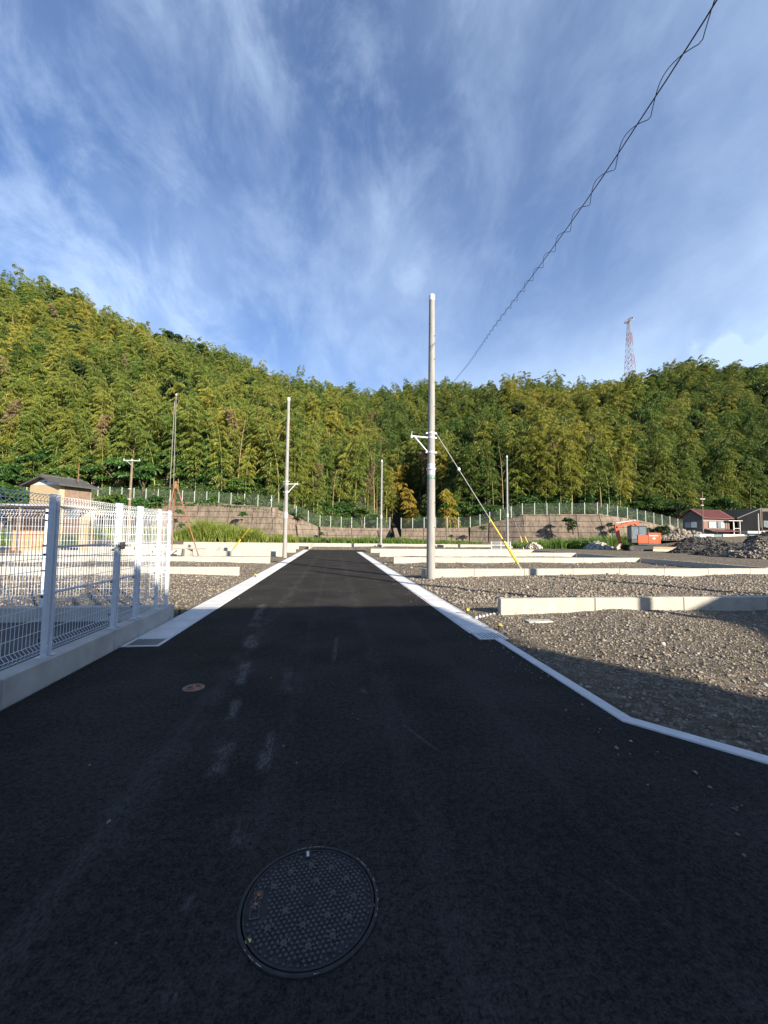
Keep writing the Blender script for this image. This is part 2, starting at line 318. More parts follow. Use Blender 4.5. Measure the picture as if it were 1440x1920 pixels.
# ------------------------------------------------------------------ noise for relief
_T = np.random.default_rng(3).random((256, 256))
def vnoise(x, y):
    xi = np.floor(x).astype(int); yi = np.floor(y).astype(int); fx = x-xi; fy = y-yi; fx = fx*fx*(3-2*fx); fy = fy*fy*(3-2*fy)
    g = lambda i, j: _T[i % 256, j % 256]
    return (g(xi, yi)*(1-fx)+g(xi+1, yi)*fx)*(1-fy)+(g(xi, yi+1)*(1-fx)+g(xi+1, yi+1)*fx)*fy-.5
SPL = (2.645, 3.25)         # corner cut of the right kerb
def splay_s(t):
    """outer edge of the right kerb at distance t"""
    return np.where(t >= SPL[1], 2.645, 2.645+(SPL[1]-t)*.80)
def ground_z(s, t):
    s = np.asarray(s, float); t = np.asarray(t, float)
    edge = np.where(s > 0, s-splay_s(t), -2.92-s)
    w = np.clip((edge-.25)/3., 0, 1)
    z = -.012+.026*np.clip(edge/.35, 0, 1)+w*.07+vnoise(s*.35+9, t*.35)*.10*w+vnoise(s*1.4, t*1.4+5)*.045*np.clip(edge*2, 0, 1)+vnoise(s*5, t*5)*.018*np.clip(edge*4, 0, 1)
    far = np.clip((t-54)/5, 0, 1); z = z+far*.5
    bank = np.clip((s-40)/14, 0, 1)*np.clip((t-34)/12, 0, 1); z = z+bank*2.1
    low = ((s > -2.90) & (s < 2.72) & (t < 41.9) & (s < splay_s(t)-.06)) | ((s >= 2.55) & (s < splay_s(t)-.06)) | ((s > -30) & (s <= -2.9) & (t < 8.05)) | ((t > 37.2) & (t < 41.9) & (s > -2.9) & (s < 3.3)) | (t < -1.2)
    return np.where(low, -.07, z)
sa = np.concatenate([np.arange(-300, -40, 20), np.arange(-40, -14, 1), np.arange(-14, -3, .25), [-2.93, -2.895, -1, 1, 2.45], np.arange(2.55, 6, .055), np.arange(6, 14, .12), np.arange(14, 44, .5), np.arange(44, 300, 8)])
ta = np.concatenate([np.arange(-300, -10, 30), np.arange(-10, 0, 1.), np.arange(0, 12, .06), np.arange(12, 30, .2), np.arange(30, 70, .5), np.arange(70, 100, 5)])
SS, TT = np.meshgrid(sa, ta); ZZ = ground_z(SS, TT)
V = np.stack([SS, TT, ZZ], -1).reshape(-1, 3); nS, nT = len(sa), len(ta)
ii = (np.arange(nT-1)[:, None]*nS+np.arange(nS-1)[None]).ravel()
tag(raw('gravel_ground', V, np.stack([ii, ii+1, ii+1+nS, ii+nS], 1), M['gravel'], smooth=False), kind='structure')
# asphalt road
def sheet(name, poly, z, m):
    me = MB(); me.add([(x, y, z) for x, y in poly], [tuple(range(len(poly)))]); return me.build(name, m)
road = MB()
road.add([(-2.9, -60, 0), (2.55, -60, 0), (2.57, 3.3, 0), (2.57, 5.945, 0), (2.285, 5.946, 0), (2.3, 37.6, 0), (2.3, 41.8, 0), (-2.42, 41.8, 0), (-2.42, 6.0, 0), (-2.9, 6.0, 0)], [tuple(range(10))])
road.add([(2.3, 37.6, 0), (3.15, 37.0, 0), (3.3, 37.6, 0), (3.3, 41.8, 0), (2.3, 41.8, 0)], [tuple(range(5))])
road.add([(2.55, -60, 0), (140, -60, 0), (140, -1.3, 0), (6.4, -1.3, 0), (2.57, 3.3, 0)], [tuple(range(5))])
road.add([(-2.9, -60, 0), (-140, -60, 0), (-140, -6, 0), (-2.9, -6, 0)], [tuple(range(4))])
tag(road.build('road', M['asphalt']), kind='structure')
tag(sheet('parking_pavement', [(-3.1, -6), (-3.1, 8.1), (-30, 8.1), (-30, -6)], 0.0, M['asphalt2']), kind='structure')
# ------------------------------------------------------------------ kerbs and gutters
def gutter(name, s0, s1, t0, t1, pitch):
    root = tag(bpy.data.objects.new(name, None), kind='structure'); COL.objects.link(root)
    g = MB(); w = s1-s0
    g.box(-w/2+.04, w/2-.04, 0, pitch-.018, -.06, .012, .006)
    g.box(-w/2+.06, -w/2+.10, -.004, .004, -.02, .0135); g0 = g.build('gutter_cover', M['kerb'])
    n = int((t1-t0)/pitch)
    for i in range(n):
        o = g0 if i == 0 else g0.copy()
        if i: COL.objects.link(o)
        o.parent = root; o.location = ((s0+s1)/2, t0+i*pitch, random.uniform(-.001, .0015))
    e = MB(); e.box(s0, s0+.036, t0, t1, -.06, .008, .004); e.box(s1-.036, s1, t0, t1, -.06, .014, .004); e.build('gutter_edge', M['kerb'], root)
    return root
gl_ = gutter('left_gutter', -2.92, -2.40, 6.45, 41.6, .6)
gr_ = gutter('right_gutter', 2.27, 2.76, 6.35, 37.2, .6)
# steel grates closing the near ends
def grate(label, s0, s1, t0, t1, slots):
    g = thing('drain_grate', label, 'drain grate', ((s0+s1)/2, t0, 0)); w = (s1-s0)/2; l = t1-t0
    f = MB()
    for a in ((-w, -w+.035, 0, l), (w-.035, w, 0, l), (-w+.035, w-.035, 0, .035), (-w+.035, w-.035, l-.035, l)): f.box(*a, -.05, .013, .003)
    f.build('grate_frame', M['kerb'], g)
    b = MB(); b.box(-w+.035, w-.035, .035, l-.035, -.07, -.05); b.build('grate_pit', M['black'], g)
    bar = MB(); n = slots
    bw = (2*w-.07)/n
    bar.box(-bw*.24, bw*.24, .035, l-.035, -.028, .008, .002); bo = bar.build('grate_bar', mat('grate_steel', (.20, .205, .21), .5, .2, 20, metal=.3) if slots > 8 else M['kerb'], g)
    for i in range(n):
        o = bo if i == 0 else bo.copy()
        if i: COL.objects.link(o)
        o.location = (-w+.035+bw*(i+.5), 0, 0)
    return g
grate('square steel drain grate at the near end of the left gutter, against the fence kerb', -2.90, -2.40, 6.0, 6.44, 10)
grate('slotted concrete drain grate at the near end of the right gutter', 2.30, 2.76, 5.95, 6.34, 7)
def ribbon(pts, w0, w1, z0, z1, b=.012):
    """kerb following a polyline, offsets w0..w1 to the right"""
    P = [Vector((p[0], p[1], 0)) for p in pts]; nr = []
    for i in range(len(P)):
        a = (P[i]-P[i-1]).normalized() if i else (P[1]-P[0]).normalized(); c = (P[i+1]-P[i]).normalized() if i < len(P)-1 else a
        t = (a+c).normalized(); n = Vector((t.y, -t.x, 0)); nr.append(n/max(.5, n.dot(Vector((a.y, -a.x, 0)))))
    sec = [(w0, z0), (w0, z1-b), (w0+b, z1), (w1-b, z1), (w1, z1-b), (w1, z0)]
    vs = [P[i]+nr[i]*w+Vector((0, 0, z)) for i in range(len(P)) for w, z in sec]; k = len(sec)
    fs = [(i*k+j, i*k+j+1, (i+1)*k+j+1, (i+1)*k+j) for i in range(len(P)-1) for j in range(k-1)]
    fs += [tuple(range(k)), tuple(range(len(P)*k-1, (len(P)-1)*k-1, -1))]
    return vs, fs
kr = thing('road_kerb', 'flush white concrete kerb bending round the right hand road corner', 'kerb')
line = [(2.60, 5.93), (2.60, 3.25), (6.15, -1.15), (14, -1.15)]; run = []
for a, b in zip(line[:-1], line[1:]):
    a, b = Vector(a), Vector(b); n = int((b-a).length/.12)
    for i in range(n): run.append(a.lerp(b, i/n))
run.append(Vector(line[-1])); nr0 = [random.uniform(-.007, .007) for _ in run]
vs, fs = ribbon([(p.x, p.y) for p in run], -.055, .065, -.08, .016, .005)
vs = [v+Vector((random.uniform(-.006, .006), random.uniform(-.006, .006), 0)) if i % 6 in (0, 1) else v for i, v in enumerate(vs)]
k = MB(); k.add(vs, fs); k.build('kerb_run', M['kerb'], kr)
# ------------------------------------------------------------------ low walls between the plots
def low_wall(label, x0, y0, x1, y1, h, blk=2.0, group='low concrete walls between the plots', th=.15, h1=None):
    L0 = math.hypot(x1-x0, y1-y0); rz = math.atan2(y1-y0, x1-x0)
    w = thing('low_wall', label, 'low wall', (x0, y0, 0), rz, group); n = max(1, int(round(L0/blk))); st = L0/n
    for i in range(n):
        hh = h if h1 is None else h+(h1-h)*(i+.5)/n
        b = MB(); b.box(.004, st-.004, 0, th, -.15, hh+random.uniform(-.002, .002), .012)
        o = b.build('wall_block', M['concrete'], w); o.location = (i*st, random.uniform(-.002, .002), 0)
    return w
RW = [(3.37, 7.62, 30, 7.45, .345), (3.34, 14.5, 34, 14.9, .36), (3.42, 21.9, 19, 22.3, .37), (3.40, 28.4, 19, 28.8, .38), (3.38, 34.9, 19, 35.3, .39)]
nm = ['nearest', 'second', 'third', 'fourth', 'farthest']
for i, (a, b, c, d, h) in enumerate(RW):
    low_wall(['nearest low pale concrete wall right of the road, running out of the picture', 'second low concrete wall right of the road, behind the large pole', 'third low concrete wall right of the road, between the second and fourth', 'fourth low concrete wall right of the road, just before the last of the row', 'farthest and shortest looking low concrete wall right of the road end'][i], a, b, c, d, h, group='low concrete walls right of the road')
for i in range(1, 4):
    low_wall('low concrete return wall joining the far ends of %s' % ['', 'the second and third right walls', 'the third and fourth right walls', 'the fourth and farthest right walls'][i], 19.15, RW[i][1]+.62, 19.15, RW[i+1][1]+.35, .36, group='return walls right of the road')
LW = [(-3.45, 15.4, .35), (-3.3, 21.8, .37), (-3.25, 28.5, .38), (-3.16, 35.1, .39), (-3.5, 42.4, .42)]
for i, (a, b, h) in enumerate(LW):
    low_wall(['nearest low concrete wall left of the road, seen through the white fence', 'second low concrete wall left of the road, in front of the grey stump', 'third low concrete wall left of the road, before the left concrete pole', 'fourth low concrete wall left of the road, behind the left concrete pole', 'farthest low concrete wall left of the road, below the grass bank'][i], -20.0, b, a, b, h, group='low concrete walls left of the road')
bk = at(374, 1018, z=.42); 
low_wall('long pale back wall crossing behind the end of the road below the grass', -19, 53.6, 26, 53.0, .44, 2.2, 'walls behind the road end')
for (px, py, lab) in ((581, 1029, 'left of the far thin pole'), (718, 1028, 'beside the far thin pole'), (834, 1028, 'just right of the large pole'), (961, 1030, 'beside the far right thin pole')):
    p = at(px, py, z=0); low_wall('short end-on wall stub %s, meeting the long back wall' % lab, p.x, p.y, p.x, 52.9, .40, group='wall stubs behind the road end')
w1f = MB(); w1f.box(3.05, 3.365, 7.60, 7.78, -.06, .33, .01)
# ------------------------------------------------------------------ enclosure kerb and white mesh fence
ek = thing('fence_kerb', 'grey concrete kerb wall under the white mesh fence', 'kerb wall')
for i, (a, b) in enumerate([(-6, -2), (-2, 2.2), (2.2, 4.05), (4.05, 5.9), (5.9, 7.95)]):
    k = MB(); k.box(-3.13, -2.935, a+.003, b-.003, -.1, .262, .012); k.build('kerb_block', M['dark_concrete'], ek)
for i in range(5):
    k = MB(); k.box(-3.14-(i+1)*3.2+.003, -3.14-i*3.2-.003, 7.76, 7.94, -.1, .255, .012); k.build('kerb_block', M['dark_concrete'], ek)
FEN = thing('mesh_fence', 'white welded mesh fence with curled wire top around the paved yard', 'fence')
def panel_mesh(Ln, name='mesh_panel'):
    """wire panel in local x (length), z (up); y is the bulge"""
    b = MB(); r = .0029
    prof = [(0, .33), (-.035, .37), (-.035, .40), (0, .44), (0, 1.80), (.0, 1.86), (.045, 1.90), (.050, 1.94), (.0, 1.985), (-.012, 1.95)]
    n = int(Ln/.05)
    for i in range(n+1):
        x = Ln*i/n; b.tube([(x, y, z) for y, z in prof], r, 4, False)
    for z, y in [(.335, 0), (.385, -.037), (.44, 0)]+[(.44+.125*k, 0) for k in range(1, 11)]+[(1.84, 0), (1.92, .050), (1.985, 0)]:
        b.tube([(0, y+.004, z), (Ln, y+.004, z)], .0038, 4, False)
    return b.build(name, M['white'], fix=False)
def post_mesh(double=False):
    b = MB(); b.box(-.022, .022, -.025, .025, .25, 2.0, .008); b.box(-.029, .029, -.029, .029, 2.0, 2.012, .004)
    return b.build('fence_post', M['white'], smooth=True)
p0 = post_mesh(); p0.parent = FEN
plate = MB(); plate.box(-.06, .06, -.06, .06, .2605, .270, .003)
cl = MB()
for z in (.45, .9, 1.35, 1.8): cl.box(-.032, .032, .026, .043, z-.014, z+.014, .004); cl.tube([(0, .03, z), (0, .06, z)], .008, 6)
first = True; tpos = []
fx = -3.035
for px, py in ((96, 1232), (184, 1178), (250, 1160), (306, 1143)):
    q = at(px, py, z=.26); tpos.append(q.y)
tpos = [-4.4, -2.4, -.4, 1.6, tpos[0]-.9-0.0] + tpos + [7.82]
tpos[4] = tpos[5]-1.0
pts_front = [tpos[i] for i in (0, 1, 2, 3, 5, 6, 7, 8, 9)]
clip0 = cl.build('post_clip', M['darkmetal'], p0); clip0['kind'] = 'stuff'
plate0 = plate.build('base_plate', M['galv'], p0)
def put_post(x, y, rz):
    global first
    o = p0 if first else dup(p0, FEN)
    first = False; o.location = (x, y, 0); o.rotation_euler = (0, 0, rz); return o
for t in pts_front: put_post(fx, t, math.pi/2)
put_post(fx, pts_front[4]+.075, math.pi/2); put_post(fx, pts_front[5]+.07, math.pi/2); put_post(fx, pts_front[6]+.07, math.pi/2)
cache = {}
def put_panel(x, y, ln, rz):
    k = round(ln, 2)
    if k not in cache: cache[k] = panel_mesh(ln); o = cache[k]
    else: o = cache[k].copy(); COL.objects.link(o)
    o.parent = FEN; o.location = (x, y, 0); o.rotation_euler = (0, 0, rz)
for a, b in zip(pts_front[:-1], pts_front[1:]): put_panel(fx+.045, a+.02, b-a-.04, math.pi/2)
backs = [fx, fx-.55, fx-2.1, fx-4.1, fx-6.1, fx-8.1, fx-10.1, fx-12.1]
for x in backs[1:]: put_post(x, 7.85, math.pi)
for a, b in zip(backs[1:], backs[:-1]): put_panel(a+.02, 7.90, b-a-.04, 0)
for z in (1.43, .93):
    for a, b in ((pts_front[4]+.1, pts_front[5]-.03), (pts_front[5]+.1, pts_front[6]-.03)):
        r = MB(); r.tube([(fx-.02, a, z), (fx-.02, b, z)], .014, 8); r.build('gate_rail', M['white'], FEN, smooth=True)
lt = MB(); lt.box(fx+.03, fx+.085, pts_front[5]-.02, pts_front[5]+.07, 1.36, 1.46, .006); lt.tube([(fx+.06, pts_front[5]-.12, 1.41), (fx+.06, pts_front[5]+.14, 1.41)], .009, 6); lt.build('gate_latch', M['darkmetal'], FEN)
# ------------------------------------------------------------------ concrete poles
def pole(name, label, loc, H, r0, r1, side=-1, arm_z=None, steps=True, collar=None, group='bare concrete utility poles'):
    o = thing(name, label, 'utility pole', loc, 0, group)
    b = MB(); n = 20; b.lathe([(r0+(r1-r0)*z/H, z) for z in np.linspace(-.3, H-.12, 14)]+[(r1*.99, H-.03), (r1*.8, H)], n); b.build('pole_shaft', M['pole'], o, smooth=True)
    cp = MB(); cp.lathe([(r1+.006, H-.22), (r1+.008, H-.02), (r1*.75, H+.015)], 20); cp.build('pole_cap', M['white'], o, smooth=True)
    rr = lambda z: r0+(r1-r0)*z/H
    if collar:
        c = MB(); c.lathe([(rr(collar)+.004, collar-.22), (rr(collar)+.006, collar-.02), (rr(collar)+.04, collar-.02), (rr(collar)+.04, collar+.03), (rr(collar)+.004, collar+.03), (rr(collar)+.002, collar+.2)], 20); c.build('joint_collar', M['galv'], o, smooth=True)
    if steps:
        k = MB(); z = 1.9; i = 0
        while z < H-1:
            a = (-.5+math.pi) if i % 2 else -.5-.9
            a = -math.pi*.72 if i % 2 else -math.pi*.30
            R = rr(z); k.tube([(math.cos(a)*R*.8, math.sin(a)*R*.8, z), (math.cos(a)*(R+.055), math.sin(a)*(R+.055), z+.012)], .010, 6); z += .45; i += 1
        tag(k.build('step_bolts', M['darkmetal'], o), kind='stuff')
    if arm_z:
        def band(z):
            c = MB(); c.lathe([(rr(z)+.003, z-.035), (rr(z)+.012, z-.03), (rr(z)+.012, z+.03), (rr(z)+.003, z+.035)], 20)
            for sg in (-1, 1): c.box(min(sg*rr(z), sg*(rr(z)+.075)), max(sg*rr(z), sg*(rr(z)+.075)), -.035, .035, z-.03, z+.03, .006)
            c.build('steel_band', M['galv'], o, smooth=True)
        for z in (arm_z, arm_z+.17, arm_z-.55): band(z)
        a = MB(); x0 = side*rr(arm_z); x1 = side*(rr(arm_z)+.62)
        a.tube([(x0, -.02, arm_z), (x1, -.02, arm_z+.03)], .03, 8); a.build('bracket_arm', M['white'], o, smooth=True)
        a = MB(); a.tube([(x0, -.02, arm_z-.55), (side*(rr(arm_z)+.5), -.02, arm_z+.01)], .026, 8); a.build('bracket_brace', M['white'], o, smooth=True)
        a = MB(); a.tube([(x1, -.02, arm_z-.04), (x1, -.02, arm_z+.07)], .035, 8); a.tube([(x1, -.02, arm_z+.07), (x1+side*-.02, -.02, arm_z+.22)], .008, 5); a.build('arm_end_pin', M['white'], o)
    return o
P1 = (3.58, 14.12, 0)
pl1 = pole('utility_pole', 'large bare concrete utility pole standing right of the road before the second low wall', P1, 10.75, .165, .105, -1, 5.24, True, 4.06)
gt = MB(); gt.lathe([(.151, 3.70), (.153, 3.71), (.153, 3.74), (.151, 3.75)], 20); gt.build('green_tape', M['green'], pl1)
nb = MB(); nb.lathe([(.166, .05), (.172, .06)], 12); 
q2 = at(533.5, 1046, z=0); pole('utility_pole', 'bare concrete utility pole left of the road behind the third low wall', (q2.x, q2.y, 0), 11.0, .15, .095, 1, 5.0, True, 2.9)
q3 = at(714, 1027.5, z=0); pole('utility_pole', 'distant thin concrete pole just right of the road end', (q3.x, q3.y, 0), 11.1, .15, .10, 1, None, False, 3.9)
q4 = at(951.5, 1030, z=0); pole('utility_pole', 'distant thin concrete pole behind the yellow guy of the large pole', (q4.x, q4.y, 0), 11.9, .16, .10, 1, None, False, 4.3)
# off to the right and behind the photographer: two more poles of the same line, their shadows cross the plots
a = c2w(14.0, 7.0); pole('utility_pole', 'bare concrete utility pole standing outside the right edge of the picture', (a.x, a.y, 0), 12.5, .16, .1, 1, None, False, 4)
a = c2w(12.9, .75); pole('utility_pole', 'bare concrete utility pole at the side road corner behind the photographer', (a.x, a.y, 0), 9.2, .16, .1, 1, None, False, 4)
def guy(label, A, B, ball, y0, y1, thick, parent_name='guy_wire'):
    """stay wire from A (pole) to B (ground); yellow sleeve between fractions y0..y1"""
    A, B = Vector(A), Vector(B); g = thing(parent_name, label, 'guy wire', B); P = lambda f: A.lerp(B, f)-B
    w = MB(); w.tube([P(0), P(y0)], .011, 6); w.build('stay_wire', M['galv'], g)
    b = MB(); c = P(ball); b.lathe([(.02, -.07), (.06, -.035), (.062, .02), (.03, .06), (.015, .075)], 12, c); b.build('insulator', M['white'], g, smooth=True)
    s = MB(); s.tube([P(y0), P((y0+y1)/2)], .022, 8); s.build('thin_sleeve', M['yellow'], g, smooth=True)
    s = MB(); s.tube([P((y0+y1)/2), P((y0+y1)/2+.015), P(y1)], [.025, .05, .05], 10); s.build('thick_sleeve', M['yellow'], g, smooth=True)
    s = MB()
    d = Vector((.02, 0, 0))
    s.tube([P(y1)-d, P(1)-d], .012, 6); s.tube([P(y1)+d, P(1)+d], .012, 6); s.build('anchor_rod', M['galv'], g)
    s = MB(); s.tube([P((y0+y1)/2-.015), P((y0+y1)/2+.006)], .03, 8); s.build('black_joint', M['black'], g)
    return g
an = at(987, 1082, z=.03)
guy('steel guy wire with yellow sleeve from the large pole to the second right wall', (P1[0]+.19, P1[1]-.02, 5.40), an, .24, .58, .90, 1)
an2 = at(434, 1034, z=.05); guy('guy wire with yellow sleeve beside the left concrete pole', (q2.x-.17, q2.y, 5.0), at(432, 1036, d=29.8), .22, .62, .95, 1)
for (tx, ty, bx, by, lab) in ((976, 985, 982, 1031, 'left'), (984, 985, 996, 1031, 'right')):
    B = at(bx, by, z=0.06); A = Vector((q4.x, q4.y, 6)); g = thing('guy_wire', 'small distant guy with yellow and black sleeve, %s of the far pair' % lab, 'guy wire', B, 0, 'distant pair of guy wires')
    top = at(tx, 1006, d=w2c(B.x, B.y)[1]); s = MB()
    T = A-B; M1 = (top-B)
    s.tube([T, M1], .008, 5); s.build('stay_wire', M['galv'], g); s = MB(); s.tube([M1, M1*.55], .045, 8); s.build('yellow_sleeve', M['yellow'], g); s = MB(); s.tube([M1*.22, M1*0], .045, 8); s.build('yellow_sleeve', M['yellow'], g); s = MB(); s.tube([M1*.55, M1*.22], .043, 8); s.build('black_sleeve', M['black'], g)
# ------------------------------------------------------------------ manhole covers
mh_iron = mat('cast_iron', (.028, .029, .031), .6, .3, 30, .4, 200, spec=.25, stain=((.10, .06, .035), 9, .60, .78))
mc = at(581, 1692, z=0)
MH = thing('manhole_cover', 'large round cast iron manhole cover with studs in the near asphalt', 'manhole cover', (mc.x, mc.y, 0), math.radians(7.4-2))
mh_z = .004; R = .300
b = MB(); b.lathe([(R, -.03), (R, mh_z+.003), (R-.003, mh_z+.005), (R-.014, mh_z+.005), (R-.016, mh_z-.004), (R-.021, mh_z-.004)], 96); b.f.pop(); b.mi.pop(); b.build('cover_frame', mh_iron, MH, smooth=True)
b = MB(); b.lathe([(R-.0215, -.02), (R-.0215, mh_z+.0028), (R-.024, mh_z+.004), (R-.030, mh_z+.004), (R-.032, mh_z-.001), (.001, mh_z-.001)], 96); b.build('cover_plate', mh_iron, MH, smooth=True)
st = MB(); hx = .0215; st_dark = MB()
def inslot(x, y): return (-.268 < x < -.180 and -.045 < y < .105) or (abs(x) < .03 and y > .205) or x*x+y*y < .024**2
flow = [(math.cos(k*math.pi/3+.2)*r_, math.sin(k*math.pi/3+.2)*r_) for r_ in (.105,) for k in range(6)]+[(math.cos(k*math.pi/6+.45)*.19, math.sin(k*math.pi/6+.45)*.19) for k in range(12)]
for j in range(-18, 19):
    for i in range(-18, 19):
        x = (i+(j % 2)*.5)*hx; y = j*hx*.866; rr = math.hypot(x, y)
        if rr > .246 or inslot(x, y): continue
        near = any(math.hypot(x-a, y-c) < .022 for a, c in flow)
        r = .0078; h = .0045
        if not near: st.lathe([(r, -.002), (r*.8, h)], 6, (x, y, mh_z))
for a, c in flow:
    if inslot(a, c): continue
    st.lathe([(.0165, -.001), (.0150, .0035)], 6, (a, c, mh_z)); st.lathe([(.006, .0035), (.004, .0058)], 6, (a, c, mh_z))
    for k in range(6): st.lathe([(.0058, -.001), (.0045, .0052)], 5, (a+math.cos(k*1.047)*.0205, c+math.sin(k*1.047)*.0205, mh_z))
for k in range(60):
    an_ = k*2*math.pi/60; x, y = math.cos(an_)*.260, math.sin(an_)*.260
    if inslot(x, y): continue
    st.lathe([(.0068, -.002), (.0052, .004)], 6, (x, y, mh_z))
o = st.build('cover_studs', mat('worn_iron', (.060, .060, .062), .5, .3, 40, .3, 200, spec=.3, stain=((.12, .07, .04), 7, .58, .78)), MH, fix=False); tag(o, kind='stuff')
b = MB(); b.lathe([(.022, 0), (.022, .003), (.017, .003), (.015, .0015), (.010, .0015), (.008, .005), (.004, .005)], 24, (0, 0, mh_z)); b.build('centre_boss', mh_iron, MH)
b = MB()
for (x, y) in ((-.221, .072), (-.229, .030), (-.230, -.012)):
    for a in ((-.020, -.016), (.016, .020)): b.box(x+a[0], x+a[1], y-.022, y+.022, mh_z-.001, mh_z+.004)
    b.box(x-.016, x+.016, y+.018, y+.022, mh_z-.001, mh_z+.004); b.box(x-.016, x+.016, y-.022, y-.018, mh_z-.001, mh_z+.004)
b.build('name_slot', bpy.data.materials['worn_iron'], MH)
op = mat('worn_orange_paint', (.42, .20, .10), .7, .3, 60, stain=((.04, .04, .045), 60, .48, .6))
def text(body, size, loc, rz, m, parent, name='lettering', ext=.0012):
    c = bpy.data.curves.new(name, 'FONT'); c.body = body; c.size = size; c.extrude = ext; c.align_x = 'CENTER'; c.align_y = 'CENTER'
    o = bpy.data.objects.new(name, c); COL.objects.link(o); dg = bpy.context.evaluated_depsgraph_get(); me = bpy.data.meshes.new_from_object(o.evaluated_get(dg)); bpy.data.objects.remove(o)
    me.materials.clear(); me.materials.append(m); o = bpy.data.objects.new(name, me); COL.objects.link(o); o.parent = parent; o.location = loc; o.rotation_euler = (0, 0, rz); return o
text('汚', .036, (-.221, .072, mh_z+.0015), math.radians(6), op, MH); text('水', .036, (-.229, .030, mh_z+.0015), math.radians(3), op, MH)
# maker's lettering reads from the far side of the lid
for i, ch in enumerate('HINODE'):
    a_ = math.radians(-90-(i-2.5)*-1*-6.2); text(ch, .024, (math.cos(a_)*.238, math.sin(a_)*.238, mh_z+.003), a_+math.pi/2+math.pi, mh_iron, MH)
for i, ch in enumerate('T-25'):
    a_ = math.radians(124-i*7); text(ch, .026, (math.cos(a_)*.236, math.sin(a_)*.236, mh_z+.003), a_-math.pi/2, mh_iron, MH)
b = MB(); b.box(-.016, .016, .232, .284, mh_z, mh_z+.0045, .002); b.build('lift_socket', mh_iron, MH)
b = MB(); b.box(-.006, .006, .240, .272, mh_z+.0046, mh_z+.0056); b.build('socket_mark', M['peb'], MH)
b = MB(); b.lathe([(.012, 0), (.012, .0012)], 12, (-.243, -.118, mh_z)); b.build('yellow_mark', mat('yellow_mark', (.45, .42, .12), .6, .2, 60), MH)
b = MB(); b.lathe([(.012, 0), (.012, .0012)], 12, (.262, -.075, mh_z)); b.build('bolt_hole', M['black'], MH)
pm = mat('chipped_edge', (.45, .40, .33), .8, .3, 90)
b = MB()
for k in range(34):
    a_ = random.choice([random.uniform(-2.6, -.2), random.uniform(-.2, .6), random.uniform(1.3, 1.7)]); l = random.uniform(.01, .035)
    b.tube([(math.cos(a_+u)*(R-.004), math.sin(a_+u)*(R-.004), mh_z+.0045) for u in (0, l, 2*l)], .0012, 4)
tag(b.build('edge_chips', pm, MH), kind='stuff')
sm = at(363, 1290, z=0); SM = thing('valve_cover', 'small round rusty valve cover in the asphalt left of centre', 'valve cover', (sm.x, sm.y, 0), .3)
b = MB(); b.lathe([(.105, -.03), (.105, .006), (.10, .009), (.088, .009), (.085, .001)], 48); b.f.pop(); b.mi.pop(); b.build('cover_rim', mat('rusty_iron', (.16, .12, .10), .8, .35, 30), SM, smooth=True)
b = MB(); b.lathe([(.085, -.02), (.084, .004), (.001, .005)], 40); b.build('cover_plate', mat('rust_paint', (.30, .115, .05), .85, .3, 25, .3, 90, stain=((.05, .04, .04), 22, .52, .66)), SM, smooth=True)
b = MB(); b.tube([(-.055, .01, .0055), (-.01, .022, .0055)], .011, 6); b.tube([(.02, .025, .0055), (.06, .02, .0055)], .010, 6); b.tube([(-.07, -.03, .005), (.0, -.045, .005)], .006, 6); b.build('cover_slot', M['black'], SM)
# ------------------------------------------------------------------ loose stones
def rocks(name, P, size, m, seed=0, flat=.6, label=None):
    """irregular eight-cornered stones, joined"""
    g = np.random.default_rng(seed); n = len(P)
    base = np.array([[-1, -1, -1], [1, -1, -1], [1, 1, -1], [-1, 1, -1], [-1, -1, 1], [1, -1, 1], [1, 1, 1], [-1, 1, 1]], float)*.5
    v = base[None]*np.array([1, 1, 1.])+g.normal(0, .17, (n, 8, 3)); v[:, 4:, :2] *= g.uniform(.35, .9, (n, 1, 1))
    v *= np.stack([size*g.uniform(.7, 1.4, n), size*g.uniform(.6, 1.1, n), size*flat*g.uniform(.6, 1.2, n)], -1)[:, None]
    a = g.uniform(0, 6.283, n); b = g.normal(0, .45, n)
    ca, sa_ = np.cos(a)[:, None], np.sin(a)[:, None]; cb_, sb = np.cos(b)[:, None], np.sin(b)[:, None]
    x, y, z = v[..., 0], v[..., 1], v[..., 2]; y, z = y*cb_-z*sb, y*sb+z*cb_; x, y = x*ca-y*sa_, x*sa_+y*ca
    v = np.stack([x, y, z], -1)+P[:, None]
    f = np.array([[0, 3, 2, 1], [4, 5, 6, 7], [0, 1, 5, 4], [1, 2, 6, 5], [2, 3, 7, 6], [3, 0, 4, 7]])
    Fc = (np.arange(n)[:, None, None]*8+f[None]).reshape(-1, 4)
    o = raw(name, v.reshape(-1, 3), Fc, [M['stone'], M['stone2']] if m is None else m, mi=np.repeat((g.random(n) < .035).astype(int), 6) if m is None else None)
    return tag(o, kind='stuff')
def lotpts(n, s0, s1, t0, t1, g, power=1.):
    u = g.random(n); t = t0+(t1-t0)*u**power; s = s0+(s1-s0)*g.random(n); return s, t
g = np.random.default_rng(5); s, t = [], []
for n, a, b, c, d in ((52000, 2.6, 12, 1.0, 9.5), (26000, 2.8, 20, 9.0, 15), (9000, 2.8, 24, 15, 24), (5000, 2.9, 24, 24, 36)):
    x, y = lotpts(n, a, b, c, d, g, 1.1); s.append(x); t.append(y)
s = np.concatenate(s); t = np.concatenate(t); k = (s > splay_s(t)+.06) & ((t < 6) | (s > 2.84)); s, t = s[k], t[k]
sz = np.minimum(.007+.0085*g.exponential(1, len(s)), .065)*np.where(t > 9, 1.7, 1); P = np.stack([s, t, ground_z(s, t)+sz*.12], -1)
